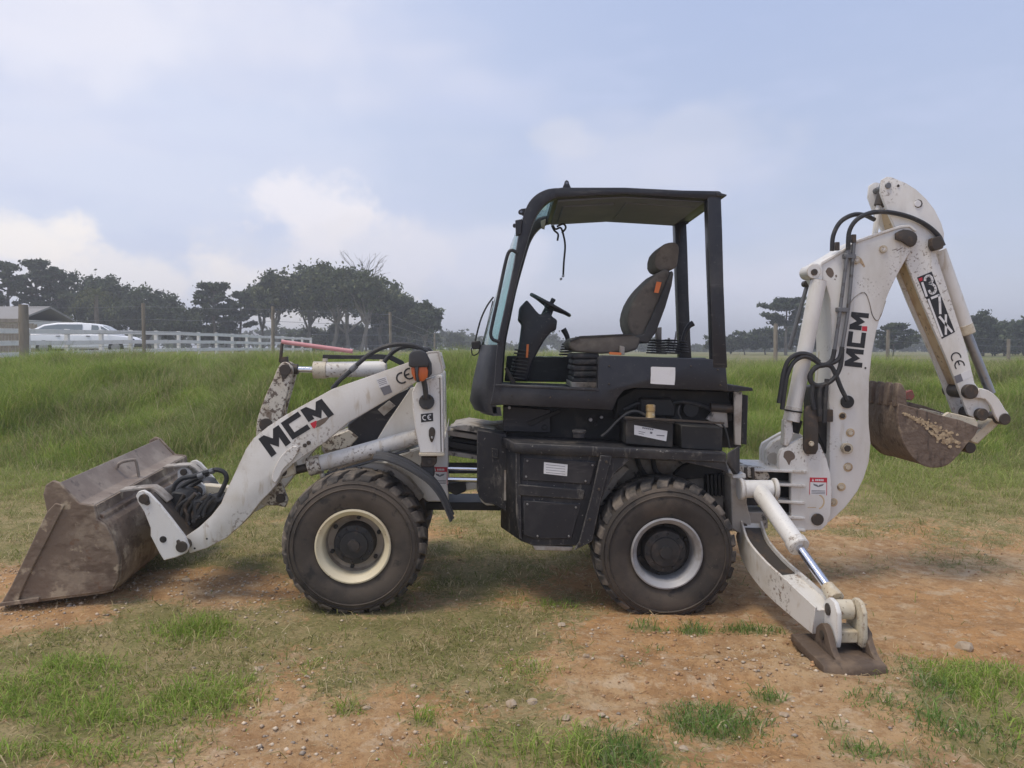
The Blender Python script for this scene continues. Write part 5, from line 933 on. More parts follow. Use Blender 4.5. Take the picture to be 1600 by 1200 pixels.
num += [sq6(q) for q in ribbon([(244, 344), (374, 696)], 19)] + [sq6(q) for q in ribbon([(272, 336), (346, 306), (352, 372), (356, 482)], 22)]
num += [sq6(q) for q in ribbon([(348, 508), (466, 652)], 22)] + [sq6(q) for q in ribbon([(408, 490), (408, 676)], 20)]
decal('model_number', DP, FR, num, .6035, M['paper'], .0012); decal('number_dot', DP, FR, [sq6([(150, 152), (186, 138), (190, 168), (162, 180)])], .6035, M['red'], .0012)
ce(DP, FR, (1494, 558.5), (1499.5, 571), 7.4, -68, 2.0, .605)
decal('data_label', DP, FR, [[(1501.5, 583.5), (1517, 577), (1520, 588), (1505.5, 594.5)]], .605, M['paper']); decal('data_block', DP, FR, [[(1491, 588), (1501, 584), (1505, 595), (1495, 599)]], .605, M['greytxt'])
cc = cyl('crowd_cylinder', FR, (1374, 318), (1366, 372), 4.2, .70, M['white_clean']); onto(cc, 'rod_eye', FR, (1384, 286), (1374, 322), 8, .70, M['steel_dark'])
bc_ = cyl('bucket_cylinder', FR, (1466, 392), (1509, 514), 11.5, .70, M['white']); bc_['label'] = 'bucket cylinder behind the dipper'
onto(bc_, 'gland', FR, (1506, 508), (1511, 522), 12.5, .70, M['cream']); onto(bc_, 'rod', FR, (1508, 515), (1548, 615), 7, .70, M['chrome_dull']); prism('port_block', bc_, FR, [(1456, 372), (1470, 368), (1476, 380), (1474, 388), (1460, 392), (1455, 384)], .56, .603, M['steel_dark'], .004)
# boom cylinder(s)
bl = cyl('boom_cylinder', FR, (1279, 438), (1237, 655), 12, .53, WC); bl['label'] = 'white boom lift cylinder'
onto(bl, 'gland', FR, (1241, 636), (1236, 658), 12.8, .53, W); tube('clamp_ring', bl, [FR(1240, 641, .53), FR(1239.6, 643.5, .53)], FR.m(.53, 13.6), M['dark'], 20); onto(bl, 'sleeve', FR, (1246, 656), (1240, 676), 8, .60, M['dark']); prism('rod_eye', bl, FR, [(1226, 656), (1238, 656), (1240, 680), (1232, 698), (1224, 696)], .50, .56, W, .006)
pin('cylinder_boss', bl, FR, 1272, 424, .50, 11, .13, WC); pin('boss_cap', bl, FR, 1273, 425, .49, 5, .012, M['steel_dark']); prism('boss_ear', bl, FR, crom2([(1262, 436), (1260, 424), (1264, 415), (1273, 411), (1282, 414), (1286, 424), (1284, 440)], 2), .545, .57, WC, .004)
onto(bl, 'second_cylinder', FR, (1296, 440), (1284, 640), 10, .78, M['cream'], 18)
prism('cylinder_lug', KP, FR, [(1197, 736), (1198, 704), (1208, 691), (1222, 683), (1246, 674), (1256, 682), (1236, 696), (1222, 706), (1218, 736)], .66, .72, W, .006); pin('lug_pin', KP, FR, 1208, 716, .655, 9, .03, M['inner'])
tube('lock_rod', BH, [FR(1261, 446, .90), FR(1233, 546, .90)], FR.m(.9, 3.2), M['pipe'], 10); pin('rod_head', BH, FR, 1261, 443, .88, 5, .05, M['steel_dark'])
# steel pipes and hoses on the boom
for pts in ([(1335, 372), (1333, 396), (1325, 484), (1316, 542)], [(1325, 388), (1322, 410), (1313, 482), (1304, 546)]):
    p_ = hose('boom_pipe', BH, FR, pts, .548, 3.0, M['pipe'])
for x, y in ((1329, 400), (1318, 484)): prism('pipe_clamp', BH, FR, [(x - 9, y - 4), (x + 9, y - 3), (x + 9, y + 4), (x - 9, y + 3)], .536, .575, M['pipe'], .003)
for x, y in ((1335, 371), (1309, 383)): prism('pipe_union', BH, FR, [(x - 3.4, y - 5), (x + 3.4, y - 5), (x + 3.4, y + 8), (x - 3.4, y + 8)], .535, .56, M['steel_dark'], .003)
for pts in ([(1325, 390, .545), (1327, 362, .54), (1338, 344, .53), (1356, 334, .54), (1375, 331, .56), (1398, 333, .58), (1424, 340, .585), (1448, 352, .588), (1466, 368, .588), (1474, 384, .59)], [(1300, 392, .60), (1302, 368, .60), (1313, 347, .60), (1332, 336, .60), (1350, 336, .62), (1366, 343, .66)],
            [(1316, 542), (1311, 560), (1298, 568), (1280, 572), (1268, 582), (1267, 594), (1275, 602), (1290, 600), (1304, 590), (1313, 572), (1316, 545)], [(1304, 546), (1300, 562), (1290, 570), (1274, 574), (1265, 588), (1270, 600), (1284, 605)], [(1284, 570), (1298, 572), (1306, 586), (1314, 606), (1324, 626)],
            [(1280, 566), (1266, 555), (1248, 553), (1233, 562), (1225, 580), (1221, 604), (1217, 630)], [(1284, 572), (1272, 562), (1256, 557), (1240, 566), (1230, 586), (1226, 610), (1222, 640)], [(1270, 602), (1268, 620), (1272, 640)], [(1282, 600), (1280, 622), (1281, 650)], [(1292, 592), (1290, 620), (1288, 660)]):
    hose('boom_hose', BH, FR, pts, .45, 3.7, M['hosem'])
# backhoe bucket
hb = [(1404, 630), (1402, 650), (1407, 680), (1419, 706), (1438, 725), (1458, 731), (1480, 727), (1497, 712), (1510, 695), (1523, 681), (1530, 668)]
HB = shell('backhoe_bucket', BH, FR, hb, .48, .98, -.016, M['hoe']); HB['label'] = 'rusty brown backhoe bucket hanging from the dipper'
sp_ = crom2(hb, 3) + [(1500, 656), (1470, 649), (1440, 640)]
prism('bucket_side', HB, FR, sp_, .468, .486, M['hoe'], .004); o = prism('bucket_side', HB, FR, sp_, .468, .486, M['hoe'], .004); o.location += FR.a * .506
for k in range(5):
    w = .475 + k * .115
    A = [(1400, 636), (1401, 612), (1404, 598), (1410, 600), (1416, 612), (1418, 634)]
    bm = bmesh.new(); P = [FR(*p, .475) + FR.a * (k * .108) for p in A]; add_loft(bm, P, [p + FR.a * .062 for p in P]); fin(bm, 'tooth', M['hoe'], HB, .006)
prism('tooth_adapter', HB, FR, [(1416, 612), (1426, 609), (1430, 619), (1425, 626), (1414, 624)], .53, .57, M['red_worn'], .004)
for w in (.50, .53, .60, .68): decal('wear_strip', HB, FR, [], .5, M['hoe']) if False else None
prism('rear_wear_band', HB, FR, [(1399, 640), (1396, 660), (1402, 692), (1414, 714), (1419, 712), (1408, 688), (1402, 662), (1403, 640)], .60, .66, M['hoe'], .003)
def mud_cake():
    random.seed(31); bm = bmesh.new(); line = crom2([(1412, 646), (1430, 654), (1452, 666), (1472, 680), (1488, 692)], 6)
    for i in range(260):
        t = random.random(); x, y = line[int(t * (len(line) - 1))]; s_ = 1.5 + 13 * t ** 1.3; x += random.gauss(0, s_ * .55); y += random.gauss(0, s_ * .42); r = random.uniform(.7, 1.6 + 2.6 * t); n = random.randint(5, 7)
        add_prism(bm, FR, [(x + r * random.uniform(.6, 1.2) * math.cos(6.283 * k / n), y + r * random.uniform(.5, 1.0) * math.sin(6.283 * k / n)) for k in range(n)], .4675 - random.uniform(.001, .007), .469)
    fin(bm, 'mud_cake', M['mudcake'], HB, 0, smooth=False)
mud_cake()
ear = [(1474, 650), (1482, 644), (1500, 648), (1524, 654), (1529, 662), (1526, 675), (1516, 675), (1490, 668), (1474, 660)]
for w in (.53, .84): 
    P = [FR(*p, .53) + FR.a * (w - .53) for p in ear]; bm = bmesh.new(); add_loft(bm, P, [p + FR.a * .028 for p in P]); fin(bm, 'bucket_ear', M['cream'], HB, .005)
prism('ear_plate', HB, FR, [(1420, 628), (1444, 634), (1476, 645), (1474, 658), (1440, 650), (1414, 642)], .86, .89, M['hoe'], .003)
prism('bucket_link', BH, FR, crom2([(1530, 606), (1545, 610), (1560, 622), (1571, 640), (1577, 648), (1574, 660), (1564, 661), (1556, 652), (1548, 634), (1538, 624), (1524, 622)], 2), .575, .60, W, .005); LKN = BH.children[-1]; LKN['label'] = 'white curved bucket linkage'
o = bpy.data.objects.new('link_plate', LKN.data); link(o, LKN, WL[LKN.name] + FR.a * .22)
prism('tipping_link', LKN, FR, [(1556, 650), (1566, 658), (1528, 694), (1516, 690), (1518, 682)], .64, .76, M['cream'], .006)
for x, y, r in ((1518, 612, 12.5), (1536, 648, 10.5), (1571, 655, 10), (1517, 700, 9.5)): pin('link_pin', LKN, FR, x, y, .568, r * .92, .255, M['steel_dark'], 18, .004)

# ------------------------------------------------------------------ stabilizers
SB = prism('stabilizer_bracket', BH, FR, crom2([(1142, 744), (1160, 744), (1166, 752), (1168, 768), (1167, 786), (1172, 806), (1174, 822), (1170, 834), (1156, 834), (1143, 826)], 2), .26, .44, M['inner'], .006); SB['label'] = 'stabilizer bracket beside the rear wheel'
pin('bracket_pin', SB, FR, 1158, 766, .252, 4, .012, M['steel_dark']); pin('bracket_pin', SB, FR, 1164, 822, .252, 4, .012, M['steel_dark']); prism('bracket_cap', SB, FR, [(1144, 742), (1165, 740), (1166, 747), (1145, 748)], .24, .44, W, .003)
for x in (1166, 1177): tube('hose_hook', SB, [FR(x, 752, .36), FR(x - 1, 730, .36)], FR.m(.3, 2.8), M['steel_dark'], 8)
def at(px, py, Y): return FR(px, py, Y - Y0)
def stabilizer():
    # leg reaches sideways (towards -Y) from the bracket to its foot
    P = crom([at(1170, 826, 4.55), at(1182, 862, 4.40), at(1210, 898, 4.18), at(1248, 932, 3.94), at(1290, 968, 3.71)], 4); n = len(P); bm = bmesh.new(); rings = []; deck = []
    sect = ((-1, -1), (1, -1), (1, 1), (.78, 1), (.78, .72), (-.78, .72), (-.78, 1), (-1, 1))
    for i in range(n):
        t = (P[min(i + 1, n - 1)] - P[max(i - 1, 0)]).normalized(); sx = Vector((1, 0, 0)); sx = (sx - t * sx.dot(t)).normalized(); up = sx.cross(t).normalized(); up = up if up.z > 0 else -up
        h = .074 + .016 * math.sin(math.pi * i / (n - 1)); b = .066
        rings.append([bm.verts.new(P[i] + sx * a * b + up * c * h) for a, c in sect]); deck.append((P[i] + up * h * .735, sx * b * .74))
    for A, B in zip(rings[:-1], rings[1:]):
        for k in range(len(sect)): bm.faces.new((A[k], A[(k + 1) % len(sect)], B[(k + 1) % len(sect)], B[k]))
    bm.faces.new(rings[0][::-1]); bm.faces.new(rings[-1])
    LG = fin(bm, 'stabilizer_leg', M['white'], BH, .003); LG['label'] = 'chipped white stabilizer leg set down on the dirt'
    bm = bmesh.new(); dd = deck[1:11]; vs = [[bm.verts.new(p + q * sgn + Vector((0, 0, .003))) for sgn in (-1, 1)] for p, q in dd]
    for A, B in zip(vs[:-1], vs[1:]): bm.faces.new((A[0], A[1], B[1], B[0]))
    fin(bm, 'bare_steel_web', M['steel_dark'], LG, 0)
    top = at(1184, 764, 4.42); rod = at(1318, 952, 3.66); d = (rod - top).normalized(); Lx = (rod - top).length
    SC = tube('stabilizer_cylinder', BH, [top, top + d * Lx * .50], .050, WC, 24, bevel=.004); SC['label'] = 'stabilizer cylinder with shiny rod'
    tube('gland', SC, [top + d * Lx * .475, top + d * Lx * .535], .058, W, 24, bevel=.006); tube('rod', SC, [top + d * Lx * .52, top + d * Lx * .86], .024, M['chrome'], 18); tube('rod_end', SC, [top + d * Lx * .83, top + d * Lx * .93], [.032, .042], M['cream'], 16, bevel=.003)
    tube('head_boss', SC, [top + Vector((-.085, 0, .0)), top + Vector((.085, 0, .0))], .052, WC, 22, bevel=.004); tube('rod_eye', SC, [rod + Vector((-.040, 0, 0)), rod + Vector((.040, 0, 0))], .048, M['cream'], 20, bevel=.004)
    for s in (-1, 1): tube('head_ring', SC, [top + Vector((s * .088, 0, 0)), top + Vector((s * .112, 0, 0))], .064, W, 22, bevel=.004)
    fx = rod.x; fy = rod.y - .03
    gzv = gz1(fx, fy - .05)
    # clevis cheeks at the leg's end
    for s in (-1, 1):
        x = fx + s * .062; prof_ = [(fy + .12, gzv + .20), (fy + .075, rod.z + .03), (fy + .03, rod.z + .06), (fy - .03, rod.z + .055), (fy - .065, rod.z + .015), (fy - .075, gzv + .13), (fy - .06, gzv + .075), (fy + .03, gzv + .07), (fy + .11, gzv + .12)]
        bm = bmesh.new(); A = [Vector((x - .013, a, b)) for a, b in prof_]; add_loft(bm, A, [p + Vector((.026, 0, 0)) for p in A]); ck = fin(bm, 'clevis_cheek', M['cream'] if s > 0 else WC, LG, .006, 2)
        tube('cheek_pin', LG, [Vector((x - .016 * 1.2, rod.y, rod.z)), Vector((x + .016 * 1.2, rod.y, rod.z))], .030, M['steel_dark'], 14)
    bm = bmesh.new(); add_box(bm, (fx, fy + .03, gzv + .115), (.10, .12, .06)); fin(bm, 'clevis_web', M['cream'], LG, .006)
    # the foot: thick plate with turned-up near edge and two curved webs
    cx, cy = fx - .045, fy - .015; hw, hl = .15, .215
    bm = bmesh.new(); Z = gzv + .004
    prof_ = [(-hl, 0), (-hl + .02, .045), (-hl + .06, .05), (0, .042), (hl, .046), (hl, 0)]
    A = [Vector((cx - hw, cy + a, Z + b)) for a, b in prof_]; add_loft(bm, A, [p + Vector((2 * hw, 0, 0)) for p in A])
    FT = fin(bm, 'stabilizer_foot', M['foot'], BH, .010, 2); FT['label'] = 'dark steel stabilizer foot pad'
    for s in (-1, 1):
        x = fx - .005 + s * .092; pr = crom2([(cy - hl + .05, Z + .04), (cy - .09, Z + .075), (cy - .02, Z + .15), (cy + .03, Z + .165), (cy + .085, Z + .13), (cy + hl - .02, Z + .04)], 3)
        bm = bmesh.new(); A = [Vector((x - .016, a, b)) for a, b in pr]; add_loft(bm, A, [p + Vector((.032, 0, 0)) for p in A]); fin(bm, 'foot_web', M['foot'], FT, .006, 2)
    tube('foot_pin', FT, [Vector((fx - .12, fy, gzv + .115)), Vector((fx + .12, fy, gzv + .115))], .022, M['steel_dark'], 14)
stabilizer()
# far stabilizer, mostly hidden
fl_ = tube('stabilizer_leg', BH, [Vector((1.40, 5.35, .55)), Vector((1.45, 5.7, .36)), Vector((1.5, 6.15, .16))], .06, M['cream'], 8); fl_['label'] = 'far stabilizer leg'
box('stabilizer_foot', BH, (1.5, 6.2, .03 + gz1(1.5, 6.2)), (.28, .4, .05), M['bucket'])['label'] = 'far stabilizer foot'
# ================================================================== background
def P3(px, Y, z=None):
    x = (px - 800) / FPX * (Y * CP + HC * SP * .0) * 1.0
    return Vector((x, Y, gz1(x, Y) if z is None else z))
def ztop(py, Y): return HC + (HZ - py) / FPX * Y
# ------------------------------------------------------------------ white post and rail fence
def white_fence():
    A = Vector(((44 - 800) / FPX * 24.0, 24.0, 0)); B = Vector(((486 - 800) / FPX * 55, 55, 0)); n = 15
    r = empty('paddock_fence', (A.x, A.y, gz1(A.x, A.y))); setp(r, 'white post and rail paddock fence running back towards the trees', 'fence')
    d = (B - A).normalized(); rot = Matrix.Rotation(math.atan2(d.y, d.x), 3, 'Z'); pts = []
    A0 = A - d * 8.8
    for k in range(-4, n + 1):
        p = A + (B - A) * (k / n); p.z = gz1(p.x, p.y) + random.uniform(-.02, .02); pts.append(p)
        box('post', r, (p.x, p.y, p.z + .52), (.13, .13, 1.10), M['fence_white'], rot, .008)
    for a, b in zip(pts[:-1], pts[1:]):
        for h in (.97, .60, .24):
            m = (a + b) / 2; L_ = (b - a).length; q = (b - a).normalized().to_track_quat('X', 'Z').to_matrix()
            off = Vector((d.y, -d.x, 0)) * .085
            box('rail', r, m + off + Vector((0, 0, h)), (L_ - .01, .035, .15), M['fence_white'], q, .004)
white_fence()
# ------------------------------------------------------------------ wire fences
def wire_fence(name, label, specs, wires=4, rpost=.055, first_r=None):
    base = P3(specs[0][0], specs[0][1]); r = empty(name, base); setp(r, label, 'fence'); tops = []
    for i, (px, Y, py) in enumerate(specs):
        p = P3(px, Y); zt = ztop(py, Y); rad = first_r if (first_r and i == 0) else rpost; lean = Vector((random.uniform(-.03, .03), random.uniform(-.03, .03), 0))
        bm = bmesh.new(); hh = zt - p.z + .3
        add_tube(bm, [p - Vector((0, 0, .3)) + (Vector((0, 0, hh)) + lean) * t for t in (0, .25, .5, .75, .99)], [rad * random.uniform(.92, 1.08) for _ in range(5)], 10); fin(bm, 'post', M['timber'], r, 0); tops.append((p, zt))
    for (a, za), (b, zb) in zip(tops[:-1], tops[1:]):
        for k in range(wires):
            f = .14 + .80 * k / (wires - 1); pa = Vector((a.x, a.y, a.z + (za - a.z) * f)); pb = Vector((b.x, b.y, b.z + (zb - b.z) * f))
            mid = (pa + pb) / 2 - Vector((0, 0, .02)); tube('wire', r, [pa, mid, pb], .006, M['wire'], 4)
wire_fence('wire_fence', 'wire fence with round timber posts on the bank left of the cab', [(37, 16.5, 475), (225, 19, 473), (426, 20.5, 478), (611, 23, 487), (679, 40, 520)], 5, .045, .098)
wire_fence('wire_fence', 'wire fence with thin posts across the dry pasture at right', [(1212, 28, 505), (1387, 31, 515), (1577, 34, 529), (1800, 37, 520)], 4, .075)
# ------------------------------------------------------------------ parked car
def car():
    # station wagon seen side-on, facing right: x' = length (0 at the tail), y' = width (near side negative)
    base = P3(60, 33.0) - Vector((0, 0, .12)); yaw = R(14); r = empty('parked_car', base); setp(r, 'white station wagon parked behind the white fence at left', 'car')
    Rm = Matrix.Rotation(yaw, 3, 'Z'); T = lambda x, y, z: base + Rm @ Vector((x * .97 - .35, y, .16 + (z * .93 if z > .5 else z)))
    body = [(0, .35), (-.05, .60), (0, .92), (.15, .96), (3.55, .95), (4.25, .86), (4.50, .74), (4.56, .5), (4.5, .3), (4.2, .26), (.3, .26)]
    bm = bmesh.new(); add_loft(bm, [T(x, -.83, z) for x, z in body], [T(x, .83, z) for x, z in body]); fin(bm, 'body', M['car'], r, .06, 3)
    cab = [(.10, .95, .77), (.45, 1.20, .70), (.80, 1.40, .64), (1.35, 1.49, .62), (2.2, 1.51, .62), (2.85, 1.46, .62), (3.10, 1.40, .63), (3.80, .94, .76)]; k = len(cab)
    bm = bmesh.new(); L_ = [bm.verts.new(T(x, -w, z)) for x, z, w in cab]; R_ = [bm.verts.new(T(x, w, z)) for x, z, w in cab]
    bm.faces.new(L_[::-1]); bm.faces.new(R_)
    for i in range(k): bm.faces.new((L_[i], L_[(i + 1) % k], R_[(i + 1) % k], R_[i]))
    fin(bm, 'roof', M['car'], r, .04, 2)
    def plate(name, q, m, par=r):
        bm = bmesh.new(); vs = [T(*p) for p in q]; nn = (vs[1] - vs[0]).cross(vs[2] - vs[0]).normalized(); c = sum(vs, Vector()) / len(vs)
        if nn.dot(c - T(2, 0, 1.0)) < 0: nn = -nn
        add_loft(bm, [v + nn * .018 for v in vs], [v - nn * .012 for v in vs]); return fin(bm, name, m, par, 0, smooth=False)
    def sw(z): return .775 - (z - .95) / .58 * .155
    for s in (-1, 1):
        for q in ([(.32, 1.00), (2.36, 1.00), (2.36, 1.41), (1.4, 1.41), (.86, 1.33)], [(2.74, 1.0), (3.12, 1.0), (3.00, 1.36), (2.74, 1.39)], [(3.20, 1.0), (3.64, .99), (3.22, 1.29), (3.10, 1.34)]): plate('side_window', [(x, s * sw(z), z) for x, z in q], M['carglass'])
        for x in (.85, 3.75):
            c = T(x, s * .84, .32); wv = lathe('wheel', r, c, Rm @ Vector((0, s, 0)), [(.001, .01), (.18, .01), (.2, .02), (.31, .0), (.32, -.05), (.32, -.18), (.001, -.18)], M['tyre_car'], 20); lathe('rim', wv, c, Rm @ Vector((0, s, 0)), [(.001, .018), (.17, .022), (.19, .012)], M['rim_silver'], 16)
        for x in (1.35, 2.55): plate('door_handle', [(x, s * .845, .86), (x + .16, s * .845, .86), (x + .16, s * .845, .89), (x, s * .845, .89)], M['cartrim'])
        plate('head_lamp', [(4.40, s * .845, .62), (4.56, s * .80, .62), (4.50, s * .80, .76), (4.32, s * .845, .78)], M['cartrim']); plate('side_mirror', [(3.42, s * .80, .97), (3.42, s * .97, .97), (3.40, s * .97, 1.10), (3.40, s * .80, 1.10)], M['car'])
        plate('tail_lamp', [(-.02, s * .846, .62), (.10, s * .846, .62), (.10, s * .846, .88), (.0, s * .846, .88)], M['lampred'])
    plate('rear_window', [(.18, -.66, 1.02), (.18, .66, 1.02), (.72, .54, 1.36), (.72, -.54, 1.36)], M['carglass']); plate('windscreen', [(3.72, -.66, .99), (3.72, .66, .99), (3.17, .56, 1.36), (3.17, -.56, 1.36)], M['carglass'])
    for x in (-.02, 4.52):
        bm = bmesh.new(); add_box(bm, T(x, 0, .44), (.12, 1.64, .2), Rm); fin(bm, 'bumper', M['cartrim'], r, .03, 2)
car()
# ------------------------------------------------------------------ house and board fence at the far left
def house():
    c = P3(-40, 46); r = empty('house', c); setp(r, 'low white house with grey roof at the far left edge', 'house')
    x0, x1 = (-160 - 800) / FPX * 46, (58 - 800) / FPX * 46; zw = ztop(500, 46); zr = ztop(489, 46); y0 = 45.0
    box('wall', r, ((x0 + x1) / 2, y0 + 2.5, (c.z + zw) / 2), (x1 - x0 - .6, 5, zw - c.z), M['wall'], None, .01)
    bm = bmesh.new(); A = [Vector((x0, y0 - .6, zw - .12)), Vector((x0, y0 + 2.5, zr + .35)), Vector((x0, y0 + 5.6, zw - .12)), Vector((x0, y0 + 5.6, zw - .02)), Vector((x0, y0 + 2.5, zr + .47)), Vector((x0, y0 - .6, zw - .02))]
    add_loft(bm, A, [p + Vector((x1 - x0, 0, 0)) for p in A]); rf = fin(bm, 'roof', M['roofm'], r, 0)
    box('fascia', rf, ((x0 + x1) / 2, y0 - .62, zw - .10), (x1 - x0, .04, .22), M['timber'], None, .005)
    w = box('window', r, (x1 - 2.4, y0 - .02, zw - .55), (1.0, .06, .7), M['fence_white'], None, .01); box('pane', w, (x1 - 2.4, y0 - .06, zw - .55), (.86, .03, .56), M['carglass'], None, .004)
    c = P3(20, 40); f = empty('board_fence', c); setp(f, 'grey weathered board fence in front of the house', 'fence')
    zt = ztop(506, 40)
    for k in range(26):
        x = (-70 + k * 5.1 - 800) / FPX * 40; g = gz1(x, 40); h = zt - g + random.uniform(-.03, .03); box('board', f, (x, 40 + random.uniform(-.01, .01), g + h / 2), (.155, .025, h), M['timber'], None, .004)
    for h in (.35, 1.0): box('rail', f, ((-5 - 800) / FPX * 40, 40.045, c.z + h), (4.6, .05, .09), M['timber'], None, .004)
house()

# ------------------------------------------------------------------ trees
def leafmesh(name, C, rad, nper, size, pal, wts, flat=.7, jit=.35):
    """leaf-sized faces spread through clumps: C (k,3) centres, rad (k,) radii"""
    C = np.array(C); rad = np.array(rad); k = len(C); n = k * nper
    d = rng.normal(size=(n, 3)); d /= np.linalg.norm(d, axis=1)[:, None]; rr = np.abs(rng.normal(size=n)) * .62
    pos = np.repeat(C, nper, 0) + d * (rr * np.repeat(rad, nper))[:, None] * np.array([1, 1, flat])
    a = rng.normal(size=(n, 3)); a /= np.linalg.norm(a, axis=1)[:, None]; b = np.cross(a, rng.normal(size=(n, 3))); b /= np.linalg.norm(b, axis=1)[:, None]
    s = size * rng.uniform(.6, 1.4, (n, 1)); co = np.stack([pos - a * s, pos + b * s * .55, pos + a * s, pos - b * s * .55], 1)
    cc = np.repeat(mixcol(k, pal, wts, .28), nper, 0) * rng.uniform(1 - jit, 1 + jit, (n, 1))
    return fast_mesh(name, co.reshape(-1, 3), None, np.arange(n * 4).reshape(-1, 4), np.repeat(cc, 4, 0))
PAL_E = [(.092, .112, .046), (.130, .142, .062), (.066, .084, .038)]
PAL_P = [(.066, .088, .044), (.092, .112, .056), (.052, .068, .036)]
PAL_B = [(.070, .085, .034), (.095, .105, .045), (.055, .070, .030)]
def limb(bm, a, b, r0, r1, wob=.15, k=5):
    pts = []; L_ = (b - a).length
    for i in range(k + 1):
        t = i / k; p = a.lerp(b, t)
        if 0 < i < k: p += Vector((random.uniform(-1, 1), random.uniform(-1, 1), random.uniform(-.4, .4))) * wob * L_ * .25
        pts.append(p)
    add_tube(bm, pts, [r0 + (r1 - r0) * i / k for i in range(k + 1)], 6); return pts
def broad_tree(name, label, px, Y, ytop, wpx, ybot, seed, pal=PAL_E, bark='bark_pale', dens=1.0, group=None, forks=3):
    random.seed(seed); b = P3(px, Y); H = ztop(ytop, Y) - b.z; zb = ztop(ybot, Y) - b.z; rx = wpx * 1.22 * Y / FPX / 2; zb -= .05 * H; r = empty(name, b); setp(r, label, 'tree', group)
    zc = (H + zb) / 2; rz = (H - zb) / 2; bm = bmesh.new(); C = []; rad = []
    nck = int(110 * dens)
    for i in range(nck):
        while True:
            d = Vector((random.gauss(0, 1), random.gauss(0, 1), random.gauss(0, 1))).normalized()
            q = random.uniform(.30, .95)
            if d.z > -.75: break
        C.append(b + Vector((d.x * rx * q, d.y * rx * q, zc + d.z * rz * q))); rad.append(random.uniform(.13, .27) * min(rx, rz * 1.4) * 1.05)
    fork = b + Vector((random.uniform(-.2, .2) * rx, 0, max(zb * .75, .18 * H))); limb(bm, b - Vector((0, 0, .3)), fork, .030 * H, .022 * H, .10)
    for i in range(forks + 3):
        t = C[i * max(1, nck // (forks + 3)) % nck]; m = fork.lerp(t, .55) + Vector((0, 0, .08 * H)); limb(bm, fork, m, .016 * H, .010 * H, .2); limb(bm, m, t, .010 * H, .003 * H, .25)
    fin(bm, 'trunk', M[bark], r); mesh_obj('crown', leafmesh('crown', C, rad, int(95 * dens), .0023 * Y, pal, [3, 2, 2]), M['leaf'], r); return r
def pine(name, label, px, Y, ytop, wpx, seed, tiers=6, zlow=.35, group=None, nper=170):
    random.seed(seed); b = P3(px, Y); H = ztop(ytop, Y) - b.z; hw = wpx * Y / FPX / 2; r = empty(name, b); setp(r, label, 'tree', group); bm = bmesh.new(); C = []; rad = []
    top = b + Vector((random.uniform(-.1, .1) * hw, 0, H * .97)); tr = limb(bm, b - Vector((0, 0, .3)), top, .030 * H, .008 * H, .05, 8)
    for k in range(tiers):
        f = zlow + (1 - zlow) * (k + .4) / tiers; spread = hw * (1.0 if f < .9 else .62) * random.uniform(.65, 1.05) * (.75 + .5 * math.sin(math.pi * min(1, (f - zlow) / (1 - zlow) * .8 + .15)))
        for j in range(random.randint(3, 5)):
            an = random.uniform(0, 2 * math.pi); e = b + Vector((0, 0, H * (f - .02))) + Vector((math.cos(an) * spread, math.sin(an) * spread, random.uniform(.01, .05) * H)); s = b + Vector((0, 0, H * (f - .08)))
            limb(bm, s, e, .008 * H, .003 * H, .2)
            for q in (.5, .75, 1.0):
                C.append(s.lerp(e, q) + Vector((random.uniform(-.1, .1) * hw, random.uniform(-.1, .1) * hw, .012 * H))); rad.append(random.uniform(.16, .27) * hw)
    for j in range(9): C.append(top + Vector((random.uniform(-.45, .45) * hw, random.uniform(-.4, .4) * hw, random.uniform(-.05, .02) * H))); rad.append(.26 * hw)
    fin(bm, 'trunk', M['bark'], r); mesh_obj('crown', leafmesh('crown', C, rad, nper, .0024 * Y, PAL_P, [3, 2, 2], flat=.38), M['leaf'], r); return r
GE = 'broad trees of the clump left of the cab'; GP = 'pines at the left edge'; GS = 'dense trees behind the parked car'; GR = 'wood at the right edge'
broad_tree('broad_tree', 'leftmost broad tree of the clump, beside the two pines', 440, 74, 421, 85, 492, 3, group=GE)
broad_tree('broad_tree', 'tall broad tree second from left in the clump', 480, 78, 411, 90, 500, 4, group=GE)
broad_tree('broad_tree', 'highest broad tree of the clump with pale trunk', 520, 72, 409, 95, 488, 5, group=GE)
broad_tree('broad_tree', 'broad tree with pale forked trunk right of the clump centre', 563, 70, 417, 90, 490, 6, group=GE)
broad_tree('broad_tree', 'broad tree at the right shoulder of the clump', 598, 76, 436, 70, 512, 7, group=GE)
broad_tree('broad_tree', 'lower bushy tree near the right end of the clump', 634, 74, 457, 60, 532, 8, group=GE, pal=PAL_P)
broad_tree('broad_tree', 'rightmost bushy tree ending the clump', 664, 72, 463, 46, 535, 9, group=GE, pal=PAL_P)
broad_tree('broad_tree', 'broad tree behind the clump filling its middle', 545, 92, 425, 150, 505, 10, group=GE, dens=1.1)
broad_tree('broad_tree', 'broad tree at the clump edge over the white fence', 408, 80, 444, 50, 500, 12, group=GE)
for k, (px, yt, w) in enumerate(((480, 512, 60), (545, 506, 90), (610, 500, 90), (655, 508, 60))):
    broad_tree('undergrowth_bush', ['low bush under the left trees of the clump', 'low bush behind the pale trunks of the clump', 'low bush under the right shoulder of the clump', 'low bush at the right foot of the clump'][k], px, 96, yt, w, 551, 70 + k, PAL_P, 'bark', .8, 'bushes under the clump')
pine('pine_tree', 'flat topped pine standing left of the broad clump', 337, 72, 443, 64, 21, 6, .45)
pine('pine_tree', 'slim pine between the flat topped pine and the clump', 375, 75, 457, 42, 22, 6, .42)
pine('pine_tree', 'leftmost tall pine at the photo edge above the house', 14, 68, 409, 62, 23, 6, .42, GP)
